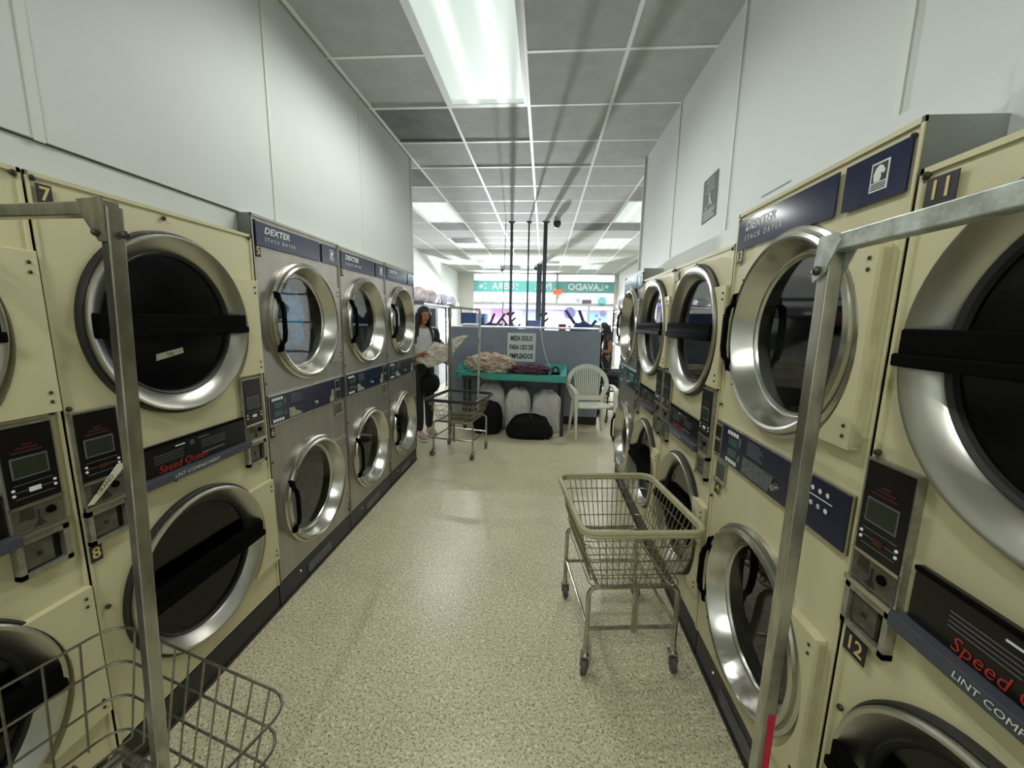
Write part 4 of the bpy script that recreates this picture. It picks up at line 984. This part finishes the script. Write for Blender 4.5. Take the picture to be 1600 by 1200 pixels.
# ------------------------------------------------------------ people
SKIN = mat('skin', (168, 112, 84), .55, var=.1, vscale=6); HAIR = mat('dark_hair', (22, 18, 18), .5, var=.3, vscale=60, stretch=(1, 1, .15))
def skin_obj(name, pts, edges, mt, parent, root=0, sub=2, label=None):
    me = bpy.data.meshes.new(name); me.from_pydata([p[:3] for p in pts], edges, []); me.materials.append(mt)
    o = bpy.data.objects.new(name, me); COL.objects.link(o)
    if parent: o.parent = parent
    m = o.modifiers.new('skin', 'SKIN'); m.use_smooth_shade = True
    if not me.skin_vertices: 
        me.attributes  # skin layer made below
        bm = bmesh.new(); bm.from_mesh(me); bm.verts.layers.skin.verify(); bm.to_mesh(me); bm.free()
    for i, p in enumerate(pts):
        sv = me.skin_vertices[0].data[i]; r = p[3]; sv.radius = (r, r) if not isinstance(r, tuple) else r; sv.use_root = (i == root)
    s = o.modifiers.new('sub', 'SUBSURF'); s.levels = sub; s.render_levels = sub
    if label: o['label'] = label
    return o
def person(loc, yaw, label, reading=True, scale=1, shirt=(206, 206, 206), group=None, seated=False):
    t = empty('person', loc, yaw); t.scale = (scale,)*3; tag(t, label, 'person', group)
    # faces +X; z up; feet at 0
    # order: 0 pelvis 1 waist 2 chest 3 neckbase 4 neck 5 head 6 crown
    P = [(0, 0, .93, (.15, .12)), (.005, 0, 1.08, (.125, .095)), (0, 0, 1.26, (.15, .11)), (-.005, 0, 1.40, .070), (.02, 0, 1.47, .048), (.050, 0, 1.545, .076), (.062, 0, 1.615, .076)]
    E = [(0, 1), (1, 2), (2, 3), (3, 4), (4, 5), (5, 6)]
    def limb(start, lst):
        prev = start
        for p in lst: P.append(p); E.append((prev, len(P)-1)); prev = len(P)-1
        return prev
    for s in (-1, 1):
        hand_t = (.27, s*.03-.04, 1.10) if reading else (.20, s*.16, 1.02)
        a = limb(2, [(.0, s*.165, 1.36, .058), (-.02, s*.215, 1.20, .045), (-.01, s*.225, 1.06, .038), (.12, s*.16, 1.065, .034), (.225, s*.11-.01, 1.09, .024), (.26, s*.10, 1.105, .030)])
        hx, hy, hz = P[a][:3]
        for k in range(4):
            fx_ = .052+.006*(1-abs(k-1.4)); 
            limb(a, [(hx+.035, hy+s*.012-s*.013*(k-1.5), hz+.014-.006*k, .0085), (hx+fx_+.012, hy-s*.010-s*.012*(k-1.5), hz+.012-.008*k, .0075), (hx+fx_+.016, hy-s*.032, hz+.002-.010*k, .0065)])
        limb(a, [(hx+.008, hy-s*.028, hz+.022, .0095), (hx+.030, hy-s*.042, hz+.028, .008)])
        fo = .0 if s > 0 else .10
        limb(0, [(fo*.3, s*.085, .82, .088), (fo*.6+.01, s*.09, .50, .060), (fo, s*.09, .28, .052), (fo-.01, s*.09, .09, .036), (fo+.06, s*.095, .045, .034), (fo+.13, s*.10, .035, .028)])
    body = skin_obj('body', P, E, SKIN, t)
    # face details, pitched down towards what the hands hold
    HP = Matrix.Translation((.03, 0, 1.50)) @ Matrix.Rotation(R_(20), 4, 'Y') @ Matrix.Translation((-.03, 0, -1.50))
    q = MB(); q.sphere((.060, 0, 1.575), (.074, .066, .098), SKIN, 24, 16)
    q.sphere((.132, 0, 1.562), (.018, .012, .014), SKIN, 10, 8); q.sphere((.124, 0, 1.582), (.014, .008, .024), SKIN, 10, 8); q.sphere((.10, 0, 1.50), (.03, .03, .022), SKIN, 12, 8)
    for s in (-1, 1):
        q.sphere((.117, s*.028, 1.590), (.009, .013, .006), WHITE, 10, 8); q.sphere((.124, s*.028, 1.588), (.004, .005, .005), INK, 8, 6)
        q.tube([(.125, s*.012, 1.606), (.127, s*.028, 1.611), (.112, s*.044, 1.606)], .003, HAIR, 5); q.sphere((.052, s*.068, 1.57), (.016, .009, .028), SKIN, 8, 6)
    q.sphere((.122, 0, 1.530), (.010, .022, .007), mat('lips', (140, 70, 66), .5), 10, 6)
    q.xf(HP); q.build('face', t)
    q = MB(); vs_ = []; fs = []; n1, n2 = 32, 12
    for i in range(n1):
        th = 2*PI*i/n1; fr = max(0, math.cos(th)); lim = R_(118)-R_(62)*min(1, fr*1.35)**.8
        for j in range(n2+1):
            ph = lim*j/n2; k = 1+.03*noise.noise(Vector((th*4, j*.5, 3)))
            vs_.append((.050+.090*k*math.sin(ph)*math.cos(th), .084*k*math.sin(ph)*math.sin(th), 1.585+.108*k*math.cos(ph)))
    for i in range(n1):
        for j in range(n2): fs.append((i*(n2+1)+j, i*(n2+1)+j+1, ((i+1) % n1)*(n2+1)+j+1, ((i+1) % n1)*(n2+1)+j))
    q.add(vs_, fs, HAIR); q.xf(HP)
    for k in range(22):
        th = R_(52+256*k/21); c, s_ = math.cos(th), math.sin(th); L = .34+.05*math.sin(k*2.3)
        a = HP @ Vector((.050+.080*c, .076*s_, 1.60)); b_ = HP @ Vector((.046+.088*c, .086*s_, 1.50))
        q.tube([a, b_, (.02+.10*c, .10*s_, 1.42), (.035+.118*c, .125*s_, 1.32), (.04+.125*c, .13*s_, 1.60-L)], lambda f: .021*(1-.55*f), HAIR, 7)
    q.build('hair', t)
    # shirt
    Sp = [(0, 0, .90, (.165, .140)), (.005, 0, 1.0, (.152, .122)), (.005, 0, 1.08, (.138, .108)), (0, 0, 1.26, (.163, .122)), (-.005, 0, 1.385, .088)]
    Se = [(0, 1), (1, 2), (2, 3), (3, 4)]
    for s in (-1, 1):
        k = len(Sp); Sp += [(.0, s*.165, 1.36, .070), (-.015, s*.205, 1.24, .060)]; Se += [(3, k), (k, k+1)]
    skin_obj('shirt', Sp, Se, mat('shirt_%d' % shirt[0], shirt, .8, var=.3, vscale=8, dark=(90, 90, 96)), t)
    # vest / cardigan over the back and sides
    Lp = [(0, 0, 1.02, (.158, .128)), (-.0, 0, .86, (.152, .125))]; Le = [(0, 1)]
    for s in (-1, 1):
        fo = .0 if s > 0 else .10; k = len(Lp)
        Lp += [(fo*.3, s*.085, .80, .097), (fo*.6+.01, s*.09, .50, .069), (fo, s*.09, .28, .060), (fo-.01, s*.09, .09, .046)]; Le += [(1, k), (k, k+1), (k+1, k+2), (k+2, k+3)]
    skin_obj('leggings', Lp, Le, mat('black_leggings', (18, 18, 22), .7), t)
    for s in (-1, 1):
        fo = .0 if s > 0 else .10
        q = MB(); q.sphere((fo+.05, s*.097, .055), (.135, .048, .055), mat('shoe_white', (214, 190, 184), .5, var=.6, vscale=16, dark=(60, 44, 52)), 18, 10); q.v = [(x, y, max(.022, z)) for x, y, z in q.v]
        q.sphere((fo+.055, s*.097, .014), (.14, .05, .014), WHITE, 18, 6); q.build('shoe', t)
    return t
P1 = person((-1.535, 4.93, 0), R_(-48), 'standing person with long black hair, black leggings and trainers reading a newspaper', shirt=(206, 206, 207))
# black cardigan as child: open shell
Cp = [(-.045, 0, .92, (.165, .130)), (-.045, 0, 1.08, (.165, .125)), (-.05, 0, 1.24, (.180, .125)), (-.04, 0, 1.37, .090)]; Ce = [(0, 1), (1, 2), (2, 3)]
for s in (-1, 1):
    k = len(Cp); Cp += [(-.012, s*.175, 1.355, .080), (-.022, s*.222, 1.22, .068), (-.012, s*.232, 1.12, .055)]; Ce += [(2, k), (k, k+1), (k+1, k+2)]
skin_obj('vest', Cp, Ce, mat('black_vest', (24, 24, 28), .8), P1)
# newspaper in both hands
NEWS = mat('newsprint', (206, 198, 180), .8, var=.75, vscale=14, dark=(122, 110, 96), stretch=(1, 1, 3))
q = MB()
def page(c, mt=NEWS, bend=.02):
    a, b_, c_, d = [Vector(x) for x in c]; n = 8; vs_ = []; nn = (b_-a).cross(d-a).normalized()
    for i in range(n+1):
        for j in range(n+1):
            u, v = i/n, j/n; p = a*(1-u)*(1-v)+b_*u*(1-v)+c_*u*v+d*(1-u)*v; vs_.append(p+nn*bend*(math.sin(PI*u)+.4*math.sin(2*PI*v+u*3)))
    q.add(vs_, [(i*(n+1)+j, (i+1)*(n+1)+j, (i+1)*(n+1)+j+1, i*(n+1)+j+1) for i in range(n) for j in range(n)], mt)
page([(-1.52, 4.66, 1.03), (-1.37, 4.62, .94), (-1.12, 4.78, 1.15), (-1.36, 4.88, 1.24)])
page([(-1.12, 4.78, 1.15), (-1.37, 4.62, .94), (-1.12, 4.70, 1.02), (-.93, 4.80, 1.32)], bend=.012)
page([(-1.30, 4.95, 1.18), (-1.10, 4.86, 1.12), (-.925, 4.86, 1.325), (-1.18, 5.05, 1.26)], bend=.015)
page([(-1.33, 4.80, 1.02), (-1.12, 4.80, .93), (-1.10, 4.84, 1.10), (-1.32, 4.86, 1.16)], bend=.02)
o = q.build('newspaper'); m = o.modifiers.new('s', 'SOLIDIFY'); m.thickness = .003; tag(o, 'opened newspaper held by the standing person', 'newspaper')
o = blob('shoulder_bag', (-1.40, 4.84, .60), (.11, .09, .115), SACKB, 61, .08, 3, False, seg=24, rings=16); o.location.z = .72; tag(o, 'black bag hanging at the hip of the standing person', 'bag')
q = MB(); q.tube([(0, .02, .09), (-.06, .03, .35), (-.12, .05, .66)], .008, INK, 6); q.build('strap', o)
P2 = person((1.25, 7.9, 0), R_(180), 'distant person with brown hair in dark clothes beyond the right end of the partition', shirt=(44, 40, 48), scale=.90)
P3 = person((-2.02, 7.0, 0), R_(-60), 'dim figure partly hidden behind the end of the left dryer row', shirt=(190, 120, 110), scale=1.08) if False else None
